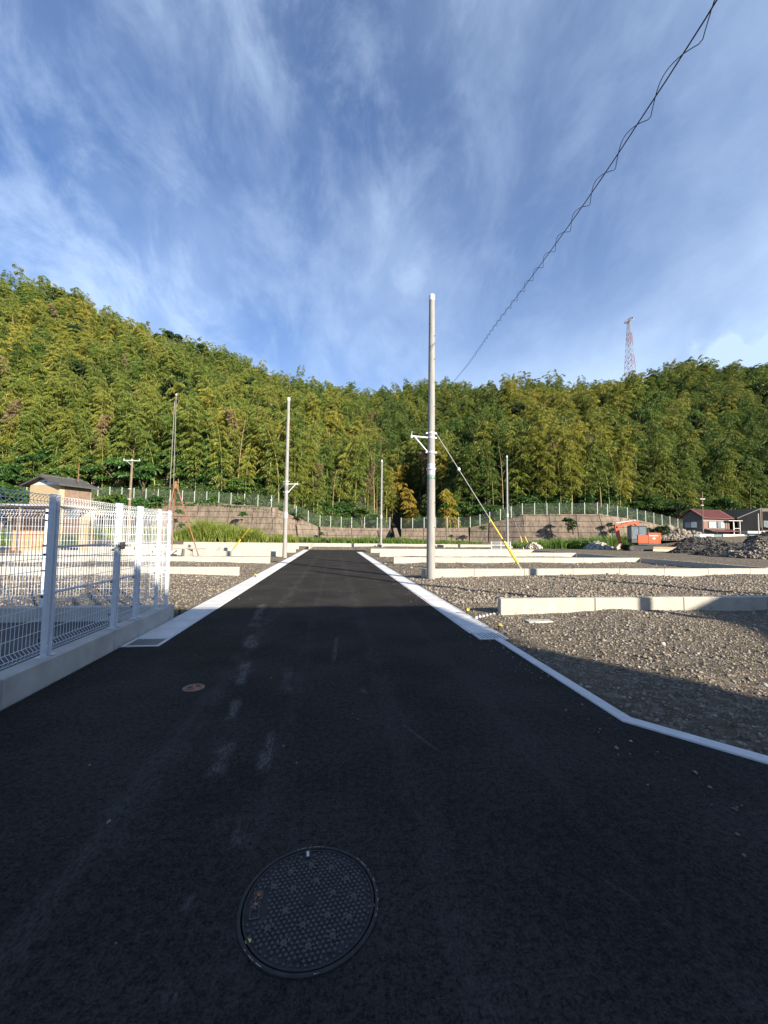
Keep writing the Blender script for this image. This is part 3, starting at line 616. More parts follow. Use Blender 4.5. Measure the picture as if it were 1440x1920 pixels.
tag(rocks('gravel_stones', P, sz, None, 6), 'loose grey and brown crushed stones scattered over the right hand plots', 'gravel')
g = np.random.default_rng(8); s, t = [], []
for n, a, b, c, d in ((17000, -14, -3.0, 8.0, 15.5), (9000, -18, -3, 15.5, 22), (5000, -18, -3, 22, 36), (3500, -18, 22, 42, 53)):
    x, y = lotpts(n, a, b, c, d, g, 1.); s.append(x); t.append(y)
s = np.concatenate(s); t = np.concatenate(t); k = (s < -2.97) | (t > 42); s, t = s[k], t[k]
sz = np.minimum(.012+.011*g.exponential(1, len(s)), .07)*np.where(t > 40, 1.6, 1); P = np.stack([s, t, ground_z(s, t)+sz*.12], -1)
tag(rocks('gravel_stones', P, sz, None, 9), 'loose pale crushed stones scattered over the left hand plots', 'gravel')
g = np.random.default_rng(14); n = 420; s = 2.5-np.abs(g.normal(0, .28, n)); t = g.uniform(1.0, 14, n); k = g.random(n) < .12; s[k] = g.uniform(-2.4, 2.4, int(k.sum()))
sz = .004+.006*g.exponential(1, n); tag(rocks('spilled_grit', np.stack([s, t, sz*.2], -1), np.minimum(sz, .022), None, 15), 'fine grit and small stones spilled on the asphalt along the right kerb', 'grit')
# row of white stones by the near wall end, pegs
ro = thing('white_stone', 'short chain of white stones between the gutter and the nearest wall end', 'stone row', (0, 0, 0))
for i in range(7):
    q = at(893+i*6.6, 1158-i*1.3, z=.03); c = MB(); c.lathe([(.02, -.03), (.035, -.01), (.03, .015), (.01, .028)], 7, (q.x, q.y, q.z)); c.build('stone', M['peb'], ro)
for px, py, lab in ((877, 1150, 'beside the right gutter, left of the white stones'), (937, 1179, 'at the right kerb just below the nearest wall end'), (337, 1148, 'in the shade beside the end of the fence kerb'), (479, 1081, 'beside the left gutter in the sunny gravel')):
    q = at(px, py, z=.03); k = thing('marker_peg', 'small yellow capped survey peg %s' % lab, 'survey peg', q)
    b = MB(); b.box(-.018, .018, -.018, .018, -.1, .055, .003); b.build('peg_stem', M['darkmetal'], k); b = MB(); b.box(-.027, .027, -.027, .027, .055, .095, .006); b.build('peg_cap', M['yellow'], k)
q = at(1010, 1164, z=.06); b = MB(); b.box(-.24, .24, -.10, .10, 0, .03, .008); o = b.build('meter_lid', M['dark_concrete'], smooth=False); o.location = (q.x, q.y, float(ground_z(q.x, q.y))+.0); tag(o, 'flat grey meter box lid in the gravel before the nearest wall', 'box lid')
# ------------------------------------------------------------------ terrain behind
tab = np.array([  # photo column, depth of slope foot, foot height, ridge depth, skyline row
 (-900, 66, 6, 130, 300), (-300, 64, 6.0, 128, 400), (0, 64, 6.2, 130, 512), (200, 64, 6.3, 134, 582), (400, 64, 6.4, 142, 662), (515, 64, 5.6, 152, 702), (600, 68, 3.0, 162, 722),
 (690, 72, 2.8, 178, 728), (745, 84, 2.6, 188, 722), (800, 78, 2.8, 182, 718), (880, 70, 3.2, 170, 724), (1000, 67, 4.8, 158, 726), (1140, 66, 5.0, 152, 712), (1280, 70, 3.0, 150, 696), (1440, 74, 3.0, 150, 688), (1740, 74, 3, 150, 676), (2340, 74, 3, 150, 670)])
def hcol(u, j): return np.interp(u, tab[:, 0], tab[:, j])
TREE = 12.5
def hill_z(u, y):
    u = np.asarray(u, float); y0, zb, yr = hcol(u, 1), hcol(u, 2), hcol(u, 3)
    hz = HZ+(u-720)*math.tan(ROLL); zr = EYE+(hz-hcol(u, 4))/F*yr-TREE*.86
    tau = np.clip((y-y0)/(yr-y0), 0, 2.2); up = np.minimum(tau, 1); g = up**.93
    z = zb+(zr-zb)*g-np.clip(tau-1, 0, 2)*30
    x = (u-720)/F*y
    return z+(vnoise(x*.06+3, y*.06)*7+vnoise(x*.16, y*.16+8)*2.5)*np.clip(tau*3, 0, 1)*np.clip((1.25-tau)*3, .25, 1)
ua = np.linspace(-900, 2340, 200); ya = np.concatenate([np.linspace(0, 1, 50), [1.15, 1.4, 1.8, 2.2]])
UU, AA = np.meshgrid(ua, ya); Y0, YR = hcol(UU, 1), hcol(UU, 3); YY = Y0+(YR-Y0)*AA; XX = (UU-720)/F*YY
ZH = hill_z(UU, YY); V = np.stack([XX*CY+YY*SY, -XX*SY+YY*CY, ZH], -1)
# skirt dropping behind the retaining wall
V = np.concatenate([V[:1]*np.array([1, 1, 0])+np.array([0, 0, -.5]), V]); nU = len(ua); V = V.reshape(-1, 3)
ii = (np.arange(len(ya))[:, None]*nU+np.arange(nU-1)[None]).ravel()
tag(raw('hillside', V, np.stack([ii, ii+1, ii+1+nU, ii+nU], 1), M['hill'], smooth=True), kind='structure')
# ------------------------------------------------------------------ bamboo
def leaves(P, D, Ln, Wd, g, droop=.3):
    """one folded-free leaf blade (two triangles as a rhombus) at each P pointing along D"""
    n = len(P); D = D/np.linalg.norm(D, axis=1, keepdims=True); r = g.normal(0, 1, (n, 3)); r[:, 2] *= .45
    s = np.cross(D, r); s /= np.linalg.norm(s, axis=1, keepdims=True)+1e-6
    ln = Ln*g.uniform(.7, 1.3, (n, 1)); wd = Wd*g.uniform(.7, 1.3, (n, 1))
    a = P; b = P+D*ln*.45+s*wd*.5; c = P+D*ln+np.array([0, 0, -1])*ln*droop; d = P+D*ln*.45-s*wd*.5
    v = np.stack([a, b, c, d], 1).reshape(-1, 3); f = (np.arange(n)[:, None]*4+np.array([[0, 1, 2, 3]])); return v, f
def bamboo_parts(seed, H=12., lean=1.6, full=1., lw=.085, ll=.29, start=.24):
    g = np.random.default_rng(seed); az = g.uniform(0, 6.28)
    ax = lambda z: np.array([math.cos(az), math.sin(az), 0])*lean*(z/H)**2.6+np.array([0, 0, z-(.18*lean)*(z/H)**5])
    cul = MB(); zs = np.linspace(0, H, 11); cul.tube([ax(z) for z in zs], [.075*(1-.85*z/H) for z in zs], 5)
    PV, DV = [], []; nn = 25
    for i in range(nn):
        f = start+(1-start)*(i/(nn-1))**.95; z = f*H
        env = (math.sin(min(1, (f-start)/(1-start)*1.2+.25)*math.pi*.82)**.7*1.9*full if f < .97 else .55)
        for j in range(3 if f < .9 else 2):
            a = g.uniform(0, 6.28); L_ = env*g.uniform(.65, 1.15)+.3; up = g.uniform(.30, .75); m = int(30+28*L_)
            u = g.uniform(.18, 1, m)**.65; r = u*L_; lat = g.normal(0, .30, m)*(.25+.9*np.sin(u*2.6))*L_*.55; base = ax(z)
            h = up*r-.80*r*r/max(L_, .6)-.6*np.abs(lat)+g.normal(0, .045, m)
            p = base+np.stack([math.cos(a)*r-math.sin(a)*lat, math.sin(a)*r+math.cos(a)*lat, h], -1)
            sd = np.sign(lat)*.7
            dr = np.stack([math.cos(a)-math.sin(a)*sd+g.normal(0, .35, m), math.sin(a)+math.cos(a)*sd+g.normal(0, .35, m), -.25-.9*u+g.normal(0, .2, m)], -1)
            PV.append(p); DV.append(dr)
    return cul, *leaves(np.concatenate(PV), np.concatenate(DV), ll, lw, g)
VAR = []
def make_bamboo(seed, fm, **kw):
    cul, v, f = bamboo_parts(seed, **kw)
    r = thing('bamboo', None, None); c = cul.build('culm', M['culm'], r, fix=False); l = raw('foliage', v, f, fm, r); return r
specs = [dict(H=14, lean=2.2), dict(H=15, lean=3.4, full=.95), dict(H=13, lean=1.6, full=1.1), dict(H=14.5, lean=4.2, full=.9), dict(H=13.5, lean=2.6, full=1.05, start=.14)]
protos = [make_bamboo(20+i, M['bamboo'], **s_) for i, s_ in enumerate(specs)]
gold = [make_bamboo(50+i, M['bamboo_g'], **specs[i]) for i in (0, 1)]; deep = [make_bamboo(60+i, M['bamboo_k'], **specs[i]) for i in (2, 3)]
bare_ = thing('bamboo', None, None); bc, bv_, bf_ = bamboo_parts(88, H=13, lean=1.0); 
for k_ in range(9): z_ = 6+k_*.7; a_ = k_*2.4; bc.tube([(0, 0, z_), (math.cos(a_)*.9, math.sin(a_)*.9, z_+.8)], .014, 4)
bc.build('culm', mat('bare_culm', (.36, .27, .15), .8, .2, 3), bare_, fix=False)
dry = make_bamboo(77, M['bamboo_d'], H=12, lean=1.2, full=.35, start=.45, ll=.3)
# scatter: jittered positions over the slope, nearest first
g = np.random.default_rng(21); pts = []
cell = 2.25
for y in np.arange(62, 192, cell):
    xs = np.arange(-1.12*y, 1.12*y, cell); xj = xs+g.uniform(-.8, .8, len(xs)); yj = y+g.uniform(-.8, .8, len(xs))
    u = 720+xj/yj*F; y0, yr = hcol(u, 1), hcol(u, 3); tau = (yj-y0)/(yr-y0)
    keep = (tau > .015) & (tau < 1.04); pts.append(np.stack([xj, yj, u, tau], -1)[keep])
pts = np.concatenate(pts)
bare = (np.abs(pts[:, 2]-768) < 28) & (pts[:, 3] < .10) | ((np.abs(pts[:, 2]-1010) < 90) & (pts[:, 3] < .02))
pts = pts[~bare]; pz = hill_z(pts[:, 2], pts[:, 1])
order = np.argsort(pts[:, 1]+np.where(np.abs(pts[:, 2]-720) > 760, 60, 0)); pts = pts[order]; pz = pz[order]
def zone(u):
    for lim, z in ((180, 'far left, above the cream house'), (420, 'on the left slope behind the tripod'), (560, 'left slope, behind the left concrete pole'), (700, 'left of the dark central gully'), (860, 'at the dark gully behind the large pole'), (1010, 'behind the far right thin pole'), (1200, 'in the tall stand above the excavator'), (3000, 'right end, above the red roofed house')):
        if u < lim: return z
NI = 270
for i in range(NI):
    x, y, u, tau = pts[i]; q_ = random.random()
    if q_ < .03: pr = dry
    elif q_ < .07: pr = bare_
    elif 960 < u < 1190 and q_ < .72 or 330 < u < 480 and q_ < .35: pr = gold[i % 2]
    elif (u > 1190 or 700 < u < 960) and q_ < .5: pr = deep[i % 2]
    else: pr = protos[random.randrange(5)]
    used = pr.get('used', 0); o = dup(pr) if used else pr; pr['used'] = 1
    w = c2w(x, y, float(pz[i])-.3); o.location = w; sc = random.uniform(.75, 1.08); o.scale = (sc, sc, sc*random.uniform(.95, 1.1)); o.rotation_euler = (0, 0, random.uniform(0, 6.28))
    zz = zone(u); kd = 'dried brown' if pr is dry else 'bare leafless' if pr is bare_ else 'golden leaved' if pr in gold else 'deep green' if pr in deep else 'leafy green'
    tag(o, kd+' bamboo in the front rows '+zz, 'bamboo', kd+' front row bamboos '+zz)
for pr in protos+[dry]+gold+deep+[bare_]:
    if not pr.get('used', 0): print('unused proto')
for o in bpy.data.objects:
    if 'used' in o: del o['used']
rest = pts[NI:]; rz_ = pz[NI:]; n = len(rest); print('bamboo instances', n)
PV = np.stack([rest[:, 0]*CY+rest[:, 1]*SY, -rest[:, 0]*SY+rest[:, 1]*CY, rz_-.3], -1)
me = bpy.data.meshes.new('bamboo_grove'); me.vertices.add(n); me.vertices.foreach_set('co', PV.astype(np.float32).ravel())
g = np.random.default_rng(31)
def attr(nm_, ty, v): a_ = me.attributes.new(nm_, ty, 'POINT'); a_.data.foreach_set('value', v)
lowf = vnoise(rest[:, 0]*.05, rest[:, 1]*.05)
attr('vsc', 'FLOAT', (g.uniform(.60, 1.12, n)+lowf*.35).astype(np.float32)); attr('vrot', 'FLOAT', g.uniform(0, 6.28, n).astype(np.float32))
vid = g.choice(6, n, p=[.2, .2, .2, .18, .19, .03])
ru, rt_ = rest[:, 2], rest[:, 3]; patch = vnoise(rest[:, 0]*.035+2, rest[:, 1]*.035+6)*1.6
pg = np.where((ru > 950) & (ru < 1190) & (rt_ < .62), .75, .10)+patch*.35; pk = np.where((ru > 1180) | ((ru > 700) & (ru < 960)), .42, .10)-patch*.4
q_ = g.random(n); vid = np.where(q_ < pg, 6+g.integers(0, 2, n), np.where(q_ > 1-pk, 8+g.integers(0, 2, n), vid)); vid = np.where(g.random(n) < np.where((ru > 380) & (ru < 740), .10, .03), 10, vid); attr('vid', 'INT', vid.astype(np.int32))
grove = bpy.data.objects.new('bamboo_grove', me); COL.objects.link(grove); tag(grove, 'dense feathery bamboo grove covering the whole hillside up to the skyline', 'bamboo grove', kind='stuff')
def instancer(name, target, sources):
    """sources: list of lists of objects (parts of one plant), instanced on the target's points"""
    ng = bpy.data.node_groups.new(name, 'GeometryNodeTree'); ng.interface.new_socket('Geometry', in_out='INPUT', socket_type='NodeSocketGeometry'); ng.interface.new_socket('Geometry', in_out='OUTPUT', socket_type='NodeSocketGeometry')
    gi = ng.nodes.new('NodeGroupInput'); go = ng.nodes.new('NodeGroupOutput'); jn = ng.nodes.new('GeometryNodeJoinGeometry')
    ids = ng.nodes.new('GeometryNodeInputNamedAttribute'); ids.data_type = 'INT'; ids.inputs[0].default_value = 'vid'
    sc = ng.nodes.new('GeometryNodeInputNamedAttribute'); sc.data_type = 'FLOAT'; sc.inputs[0].default_value = 'vsc'
    ro_ = ng.nodes.new('GeometryNodeInputNamedAttribute'); ro_.data_type = 'FLOAT'; ro_.inputs[0].default_value = 'vrot'
    cx_ = ng.nodes.new('ShaderNodeCombineXYZ'); ng.links.new(ro_.outputs[0], cx_.inputs[2])
    for k, parts in enumerate(sources):
        jj = ng.nodes.new('GeometryNodeJoinGeometry')
        for p in parts:
            oi = ng.nodes.new('GeometryNodeObjectInfo'); oi.transform_space = 'ORIGINAL'; oi.inputs['Object'].default_value = p; oi.inputs['As Instance'].default_value = False; ng.links.new(oi.outputs['Geometry'], jj.inputs[0])
        g2 = ng.nodes.new('GeometryNodeGeometryToInstance'); ng.links.new(jj.outputs[0], g2.inputs[0])
        ip = ng.nodes.new('GeometryNodeInstanceOnPoints'); cm = ng.nodes.new('FunctionNodeCompare'); cm.data_type = 'INT'; cm.operation = 'EQUAL'
        ng.links.new(ids.outputs[0], cm.inputs['A'] if False else [s_ for s_ in cm.inputs if s_.type == 'INT'][0]); [s_ for s_ in cm.inputs if s_.type == 'INT'][1].default_value = k
        ng.links.new(gi.outputs[0], ip.inputs['Points']); ng.links.new(cm.outputs[0], ip.inputs['Selection']); ng.links.new(g2.outputs[0], ip.inputs['Instance']); ng.links.new(sc.outputs[0], ip.inputs['Scale'])
        e2r = ng.nodes.new('FunctionNodeEulerToRotation'); ng.links.new(cx_.outputs[0], e2r.inputs[0]); ng.links.new(e2r.outputs[0], ip.inputs['Rotation'])
        ng.links.new(ip.outputs[0], jn.inputs[0])
    ng.links.new(jn.outputs[0], go.inputs[0]); md = target.modifiers.new('scatter', 'NODES'); md.node_group = ng
instancer('bamboo_scatter', grove, [list(p.children) for p in protos+[dry]+gold+deep+[bare_]])
# ------------------------------------------------------------------ broadleaf trees and bushes
def bush_mesh(seed, R=(2.6, 2.6, 2.2), n=2600, m='leaf', ll=.34, lw=.2, trunk=1.2, lobes=13):
    g = np.random.default_rng(seed); PV, DV = [], []
    for i in range(lobes):
        th = g.uniform(0, 6.28); ph = g.uniform(-.25, 1.)*math.pi/2; c = np.array([math.cos(th)*math.cos(ph)*R[0], math.sin(th)*math.cos(ph)*R[1], math.sin(ph)*R[2]])*g.uniform(.45, .8)
        k = n//lobes; d = g.normal(0, 1, (k, 3)); d /= np.linalg.norm(d, axis=1, keepdims=True); rr = g.uniform(.75, 1.05, (k, 1))*g.uniform(.28, .5)*R[0]
        d[:, 2] = np.abs(d[:, 2])*.75-.12; p = c+d*rr*np.array([1, 1, .6]); PV.append(p); DV.append(d*np.array([1, 1, .25])+g.normal(0, .5, (k, 3)))
    P = np.concatenate(PV); P[:, 2] += trunk+R[2]*.35
    v, f = leaves(P, np.concatenate(DV), ll, lw, g, .35)
    t = MB(); t.tube([(0, 0, -.5), (.1, .05, trunk*.6), (0, 0, trunk+R[2]*.5)], [.16, .12, .05], 6)
    for i in range(5):
        a = g.uniform(0, 6.28); t.tube([(0, 0, trunk*.6), (math.cos(a)*R[0]*.35, math.sin(a)*R[1]*.35, trunk+R[2]*.4), (math.cos(a)*R[0]*.65, math.sin(a)*R[1]*.65, trunk+R[2]*.75)], [.07, .045, .02], 5)
    return t, v, f
def make_bush(name, seed, m, **kw):
    t, v, f = bush_mesh(seed, **kw); r = thing(name, None, None); t.build('trunk', M['bark'], r, fix=False); raw('crown', v, f, M[m], r); return r
BP = [make_bush('broadleaf_tree', 1, 'leaf'), make_bush('broadleaf_tree', 2, 'leaf', R=(3, 2.6, 1.9), lobes=17, n=3000), make_bush('broadleaf_tree', 3, 'leaf', R=(2.2, 2.2, 2.6), trunk=1.8)]
DP = [make_bush('evergreen_tree', 5, 'dleaf', R=(2.6, 2.4, 2.4), lobes=16, n=3000), make_bush('evergreen_tree', 6, 'dleaf', R=(2.2, 2.0, 3.0), trunk=2, lobes=18, n=3000)]
SB = [make_bush('shrub', 8, 'leaf', R=(1.1, 1.0, .8), trunk=.1, n=900, ll=.24, lw=.14, lobes=8), make_bush('shrub', 9, 'dleaf', R=(.9, .8, .9), trunk=.1, n=600, ll=.22, lw=.1, lobes=8)]
usedb = set()
def plant(pr, loc, sc, label, cat, group=None):
    o = pr if pr.name not in usedb else dup(pr); usedb.add(pr.name); o.location = loc; o.scale = (sc, sc, sc*random.uniform(.9, 1.15)); o.rotation_euler = (0, 0, random.uniform(0, 6.28)); return tag(o, label, cat, group)
random.seed(5)
def hrow(px, d, dz=-.3):
    x = (px-720)/F*d; return c2w(x, d, float(hill_z(np.array([px]), np.array([d]))[0])+dz)
lz = 'green broadleaf trees along the left slope foot'
for i, px in enumerate(np.linspace(-60, 520, 26)):
    d = 66+random.uniform(-.5, 2.5)+(3 if i % 2 else 0); plant(random.choice(BP), hrow(px, d), random.uniform(.9, 1.35)*(1.15 if px < 380 else .8), 'one of the deep green broadleaf trees crowding the foot of the left slope', 'tree', lz)
for i, px in enumerate(np.linspace(530, 700, 9)):
    plant(random.choice(BP), hrow(px, 71+random.uniform(0, 3)), random.uniform(.55, .8), 'one of the small green trees behind the fence left of the gully', 'tree', 'small trees left of the gully')
for px, d, sc in ((790, 74, .7), (815, 72.5, .85), (845, 72, .95), (872, 72, .9), (900, 71, .75), (760, 84, .6), (925, 70, .7)):
    plant(random.choice(BP), hrow(px, d), sc, 'one of the bright leaved young trees behind the fence around the large pole', 'tree', 'young trees behind the large pole')
for i, px in enumerate(np.linspace(960, 1500, 24)):
    d = 69+random.uniform(0, 3)+max(0, (px-1180)*.012); plant(random.choice(BP+BP+DP[:1]), hrow(px, d), random.uniform(.6, 1.05)*(1.15 if px > 1200 else .8), 'one of the mixed green trees along the right slope foot', 'tree', 'trees along the right slope foot')
for px, d, sc in ((50, 118, 1.3), (90, 121, 1.5), (20, 112, 1.2), (120, 116, 1.1), (60, 100, 1.2)):
    plant(random.choice(DP), hrow(px, d, 5.), sc*1.1, 'one of the dark evergreens amid bamboo high on the left slope', 'tree', 'dark evergreens on the left slope')
for px, sc in ((282, .9), (300, 1.), (318, .9), (340, .8), (398, .9), (420, 1.), (442, .9), (470, .8), (488, .7)):
    plant(random.choice(DP), hrow(px, float(hcol(px, 3))-1, 6.5), sc*1.15, 'one of the dark evergreens on the left skyline', 'tree', 'dark evergreens on the left skyline')
for px, sc in ((1228, .9), (1245, 1.1), (1420, 1.2), (1448, 1.3), (1400, 1.), (1375, .9), (1060, .7)):
    plant(random.choice(DP), hrow(px, float(hcol(px, 3))-1, 7.2), sc*1.1, 'one of the dark evergreens on the right skyline', 'tree', 'dark evergreens on the right skyline')
for sd, m_, px, d, h in ((91, 'bamboo_y', 845, 71, 8), (92, 'bamboo_y', 772, 80, 10), (93, 'bamboo_y', 738, 88, 12)):
    cul, v, f = bamboo_parts(sd, H=h, lean=2.6, full=.85, start=.1); r = thing('bamboo', 'yellowed drooping bamboo standing out before the dark gully, %s' % {845: 'right of the large pole', 772: 'left of the large pole', 738: 'just above the far thin pole'}[px], 'bamboo', hrow(px, d)); cul.build('culm', M['culm'], r, fix=False); raw('foliage', v, f, M[m_], r)
random.seed(12)
for i in range(64):
    px = random.uniform(-80, 1520); f_ = random.uniform(.12, .95); d = float(hcol(px, 1))*(1-f_)+float(hcol(px, 3))*f_; lf = px < 740
    plant(random.choice(BP+DP), hrow(px, d, random.uniform(4., 7.)), random.uniform(.9, 1.5), 'rounded broadleaf crown rising among the bamboos on the %s slope' % ('left' if lf else 'right'), 'tree', 'broadleaf crowns among the bamboos on the %s slope' % ('left' if lf else 'right'))
g = np.random.default_rng(77); n = 80000
u = g.uniform(-250, 1750, n); yb = hcol(u, 1); d_ = yb-1.2+g.random(n)**1.1*7; x_ = (u-720)/F*d_; ug = vnoise(x_*.35, d_*.35)+vnoise(x_*1.1+4, d_*1.1)*.6
zc = hcol(u, 2)+np.where(d_ > yb, hill_z(u, d_)-hcol(u, 2), 0); hh_ = np.clip(1.9+ug*3.2, .25, 4.2)*np.clip((d_-yb+1.6)/3, .12, 1)
kk = ~((np.abs(u-742) < 12)); P = np.stack([x_*CY+d_*SY, -x_*SY+d_*CY, zc-.3+hh_*g.random(n)**.6], -1)[kk]
v, f = leaves(P, g.normal(0, 1, (len(P), 3))*np.array([1, 1, .5])+np.array([0, -.4, .0]), .30, .17, g, .2)
tag(raw('undergrowth', v, f, M['leaf']), 'tangled green undergrowth covering the slope foot behind the boundary fences', 'undergrowth', kind='stuff')
# ------------------------------------------------------------------ old retaining wall and its fence
def wall_run(name, label, rows, base=.3, gap=None):
    """rows: photo column, depth, photo row of wall top"""
    w = thing(name, label, 'retaining wall'); tops = []
    for (u0, d0, r0), (u1, d1, r1) in zip(rows[:-1], rows[1:]):
        A, B = at(u0, 1000, d=d0), at(u1, 1000, d=d1); A.z = B.z = 0
        za, zb_ = at(u0, r0, d=d0+1.).z, at(u1, r1, d=d1+1.).z
        ln = (B-A).length; n = max(1, round(ln/4.5)); dr = (B-A).normalized(); nr_ = Vector((-dr.y, dr.x, 0))
        if nr_.y < 0: nr_ = -nr_
        for i in range(n):
            f0, f1 = i/n, (i+1)/n; p, q = A.lerp(B, f0)+dr*.05, A.lerp(B, f1)-dr*.05; z0, z1 = za+(zb_-za)*f0, za+(zb_-za)*f1
            m = MB(); lifts = 8; vs = []; K = []
            zz = -.3
            hmax = max(z0, z1); L_ = []
            k = 0
            while zz < hmax: L_.append(zz); zz += .9
            L_.append(hmax)
            for j, (za_, zb2) in enumerate(zip(L_[:-1], L_[1:])):
                a0, b0, a1, b1 = min(za_, z0), min(za_, z1), min(zb2-.085, z0), min(zb2-.085, z1)
                ins = lambda z: nr_*(.32*z)
                off = nr_*random.uniform(-.015, .015)
                vs = [p+ins(a0)+off+Vector((0, 0, a0)), q+ins(b0)+off+Vector((0, 0, b0)), q+ins(b1)+off+Vector((0, 0, b1)), p+ins(a1)+off+Vector((0, 0, a1))]
                vs += [v+nr_*.5 for v in vs]
                m.add(vs, [(0, 1, 2, 3), (7, 6, 5, 4), (0, 4, 5, 1), (3, 2, 6, 7), (0, 3, 7, 4), (1, 5, 6, 2)])
            # solid core just behind the lifts
            c0 = [p-dr*.05+nr_*.12, q+dr*.05+nr_*.12]; core = [c0[0]+Vector((0, 0, -.3))-nr_*.09, c0[1]+Vector((0, 0, -.3))-nr_*.09, c0[1]+nr_*(.32*z1)+Vector((0, 0, z1-.01)), c0[0]+nr_*(.32*z0)+Vector((0, 0, z0-.01))]
            core += [v+nr_*.6 for v in core]; m.add(core, [(0, 1, 2, 3), (7, 6, 5, 4), (0, 4, 5, 1), (3, 2, 6, 7), (0, 3, 7, 4), (1, 5, 6, 2)])
            m.build('wall_panel', M['oldwall'], w, fix=False)
        tops.append((A+nr_*(.32*za+.3), za)); last = (B+nr_*(.32*zb_+.3), zb_)
    tops.append(last); return w, tops
WL, tl = wall_run('old_retaining_wall', 'brown stained sloping concrete retaining wall under the left slope', [(-420, 61, 930), (-100, 61, 930), (180, 61, 932), (300, 61, 938), (420, 61, 944), (513, 61, 950), (600, 64.5, 987), (660, 65.5, 990), (733, 66.5, 990)])
WR, tr_ = wall_run('old_retaining_wall', 'brown sloping concrete retaining wall behind the excavator, right of the gully', [(752, 66.5, 991), (880, 66, 989), (915, 65, 980), (985, 62.5, 964), (1140, 61, 963), (1215, 63, 975), (1285, 66, 992), (1480, 70, 992)])
st_ = MB(); p, q = at(741, 1010, d=64), at(746, 991, d=68)
c = MB(); c.add([at(742, 1012, d=63.5), at(751, 1012, d=63.5), at(744, 990, d=66.6), at(737, 990, d=66.6), at(742, 1012, d=66.5), at(751, 1012, d=66.5), at(744, 990, d=68.6), at(737, 990, d=68.6)], [(0, 1, 2, 3), (7, 6, 5, 4), (0, 4, 5, 1), (3, 2, 6, 7), (0, 3, 7, 4), (1, 5, 6, 2)])
c.build('wing_wall', M['oldwall'], WR)
M['fpost'] = mat('pale_post', (.36, .39, .37), .6, .1, 5); M['fwire'] = mat('green_wire', (.20, .26, .22), .5, .1, 5)
def hill_fence(label, tops, step=2.0):
    F_ = thing('boundary_fence', label, 'fence'); b = MB(); b.box(-.05, .05, -.05, .05, -.3, 1.85, .01); pm_ = b.build('post', M['fpost'], F_)
    cnt = 0; prev = None
    for (A, za), (B, zb_) in zip(tops[:-1], tops[1:]):
        n = max(1, round((B-A).length/step))
        for i in range(n+(1 if B is tops[-1][0] else 0)):
            f = i/n; P = A.lerp(B, f); P = Vector((P.x, P.y, za+(zb_-za)*f)); o = pm_ if cnt == 0 else pm_.copy()
            if cnt: COL.objects.link(o)
            o.location = P; cnt += 1
            if prev is not None:
                d = P-prev; w = MB()
                for z in np.linspace(.12, 1.72, 10): w.tube([(0, -.06, z), (d.x, d.y-.06, d.z+z)], .009, 3, False)
                for k in range(1, 13): w.tube([(d.x*k/13, d.y*k/13-.06, d.z*k/13+.1), (d.x*k/13, d.y*k/13-.06, d.z*k/13+1.74)], .005, 3, False)
                o2 = w.build('mesh_panel', M['fwire'], F_, fix=False); o2.location = prev
            prev = P
    return F_
hill_fence('pale posted mesh fence along the top of the left retaining wall', tl)
hf = hill_fence('pale posted mesh fence along the top of the right retaining wall', tr_)
random.seed(9)
for u, r, d, k, sc in ((455, 965, 60.6, 0, .7), (335, 960, 60, 0, .7), (340, 985, 59, 0, .6), (1066, 985, 60.6, 1, 1.2), (1075, 992, 60.3, 1, .9), (1142, 985, 61.5, 1, .8), (1150, 998, 61, 1, .9), (1062, 975, 61.5, 0, .6), (563, 968, 63.8, 0, .7), (602, 1000, 64, 0, .5), (905, 990, 64, 0, .6), (846, 1005, 65, 0, .5), (1235, 1003, 56, 1, 1.6), (1222, 1006, 56, 1, 1.2)):
    q = at(u, r+4, d=d-.4); plant(SB[k], q, sc, 'self sown shrub on the old wall at about %s' % ('the left part' if u < 560 else 'the middle' if u < 1000 else 'the right part behind the excavator'), 'shrub', 'self sown shrubs on the old walls')
for px in (530, 560, 620, 655, 700, 770, 800, 1100, 1112, 1160, 1168, 1205, 1225, 1240, 455, 400):
    plant(SB[0], hrow(px, float(hcol(px, 1))-1+random.uniform(0, 1), .2), random.uniform(.9, 1.5), 'leafy shrub pushing through the boundary fence above the old wall', 'shrub', 'shrubs along the boundary fences')
# big shrubs in front of the left wall and behind the cream house
for px, py, d, sc, k in ((215, 945, 57, 1.0, 0), (245, 948, 57, 1.05, 1), (270, 950, 58, .9, 0), (290, 942, 59, .7, 2), (20, 930, 58, 1.2, 0), (-30, 925, 58, 1.4, 1), (60, 935, 59, 1.0, 1)):
    q = at(px, py+6, d=d); q.z -= 2.2*sc; plant(BP[k], q, sc, 'rounded green bush %s' % ('growing beside the brown pole before the left old wall' if px > 150 else 'rising behind the cream house'), 'bush', 'bushes before the left old wall' if px > 150 else 'bushes behind the cream house')
# ------------------------------------------------------------------ grass
def grass(name, label, P, h, m, seed, w=.035):
    g = np.random.default_rng(seed); n = len(P); a = g.uniform(0, 6.28, n); hh = h*g.uniform(.5, 1.25, n); le = g.normal(0, .3, (n, 2))*hh[:, None]
    dx, dy = np.cos(a)*w, np.sin(a)*w
    v0 = P+np.stack([dx, dy, 0*a], -1); v1 = P-np.stack([dx, dy, 0*a], -1); v2 = P+np.stack([le[:, 0]*.4-dx*.6, le[:, 1]*.4-dy*.6, hh*.6], -1); v3 = P+np.stack([le[:, 0]*.4+dx*.6, le[:, 1]*.4+dy*.6, hh*.6], -1); v4 = P+np.stack([le[:, 0], le[:, 1], hh], -1)
    v = np.stack([v0, v1, v2, v3, v4], 1).reshape(-1, 3); k = np.arange(n)[:, None]*5
    F_ = np.concatenate([k+np.array([[0, 1, 2]]), k+np.array([[0, 2, 3]]), k+np.array([[3, 2, 4]])]); return tag(raw(name, v, F_, m), label, 'grass', kind='stuff')
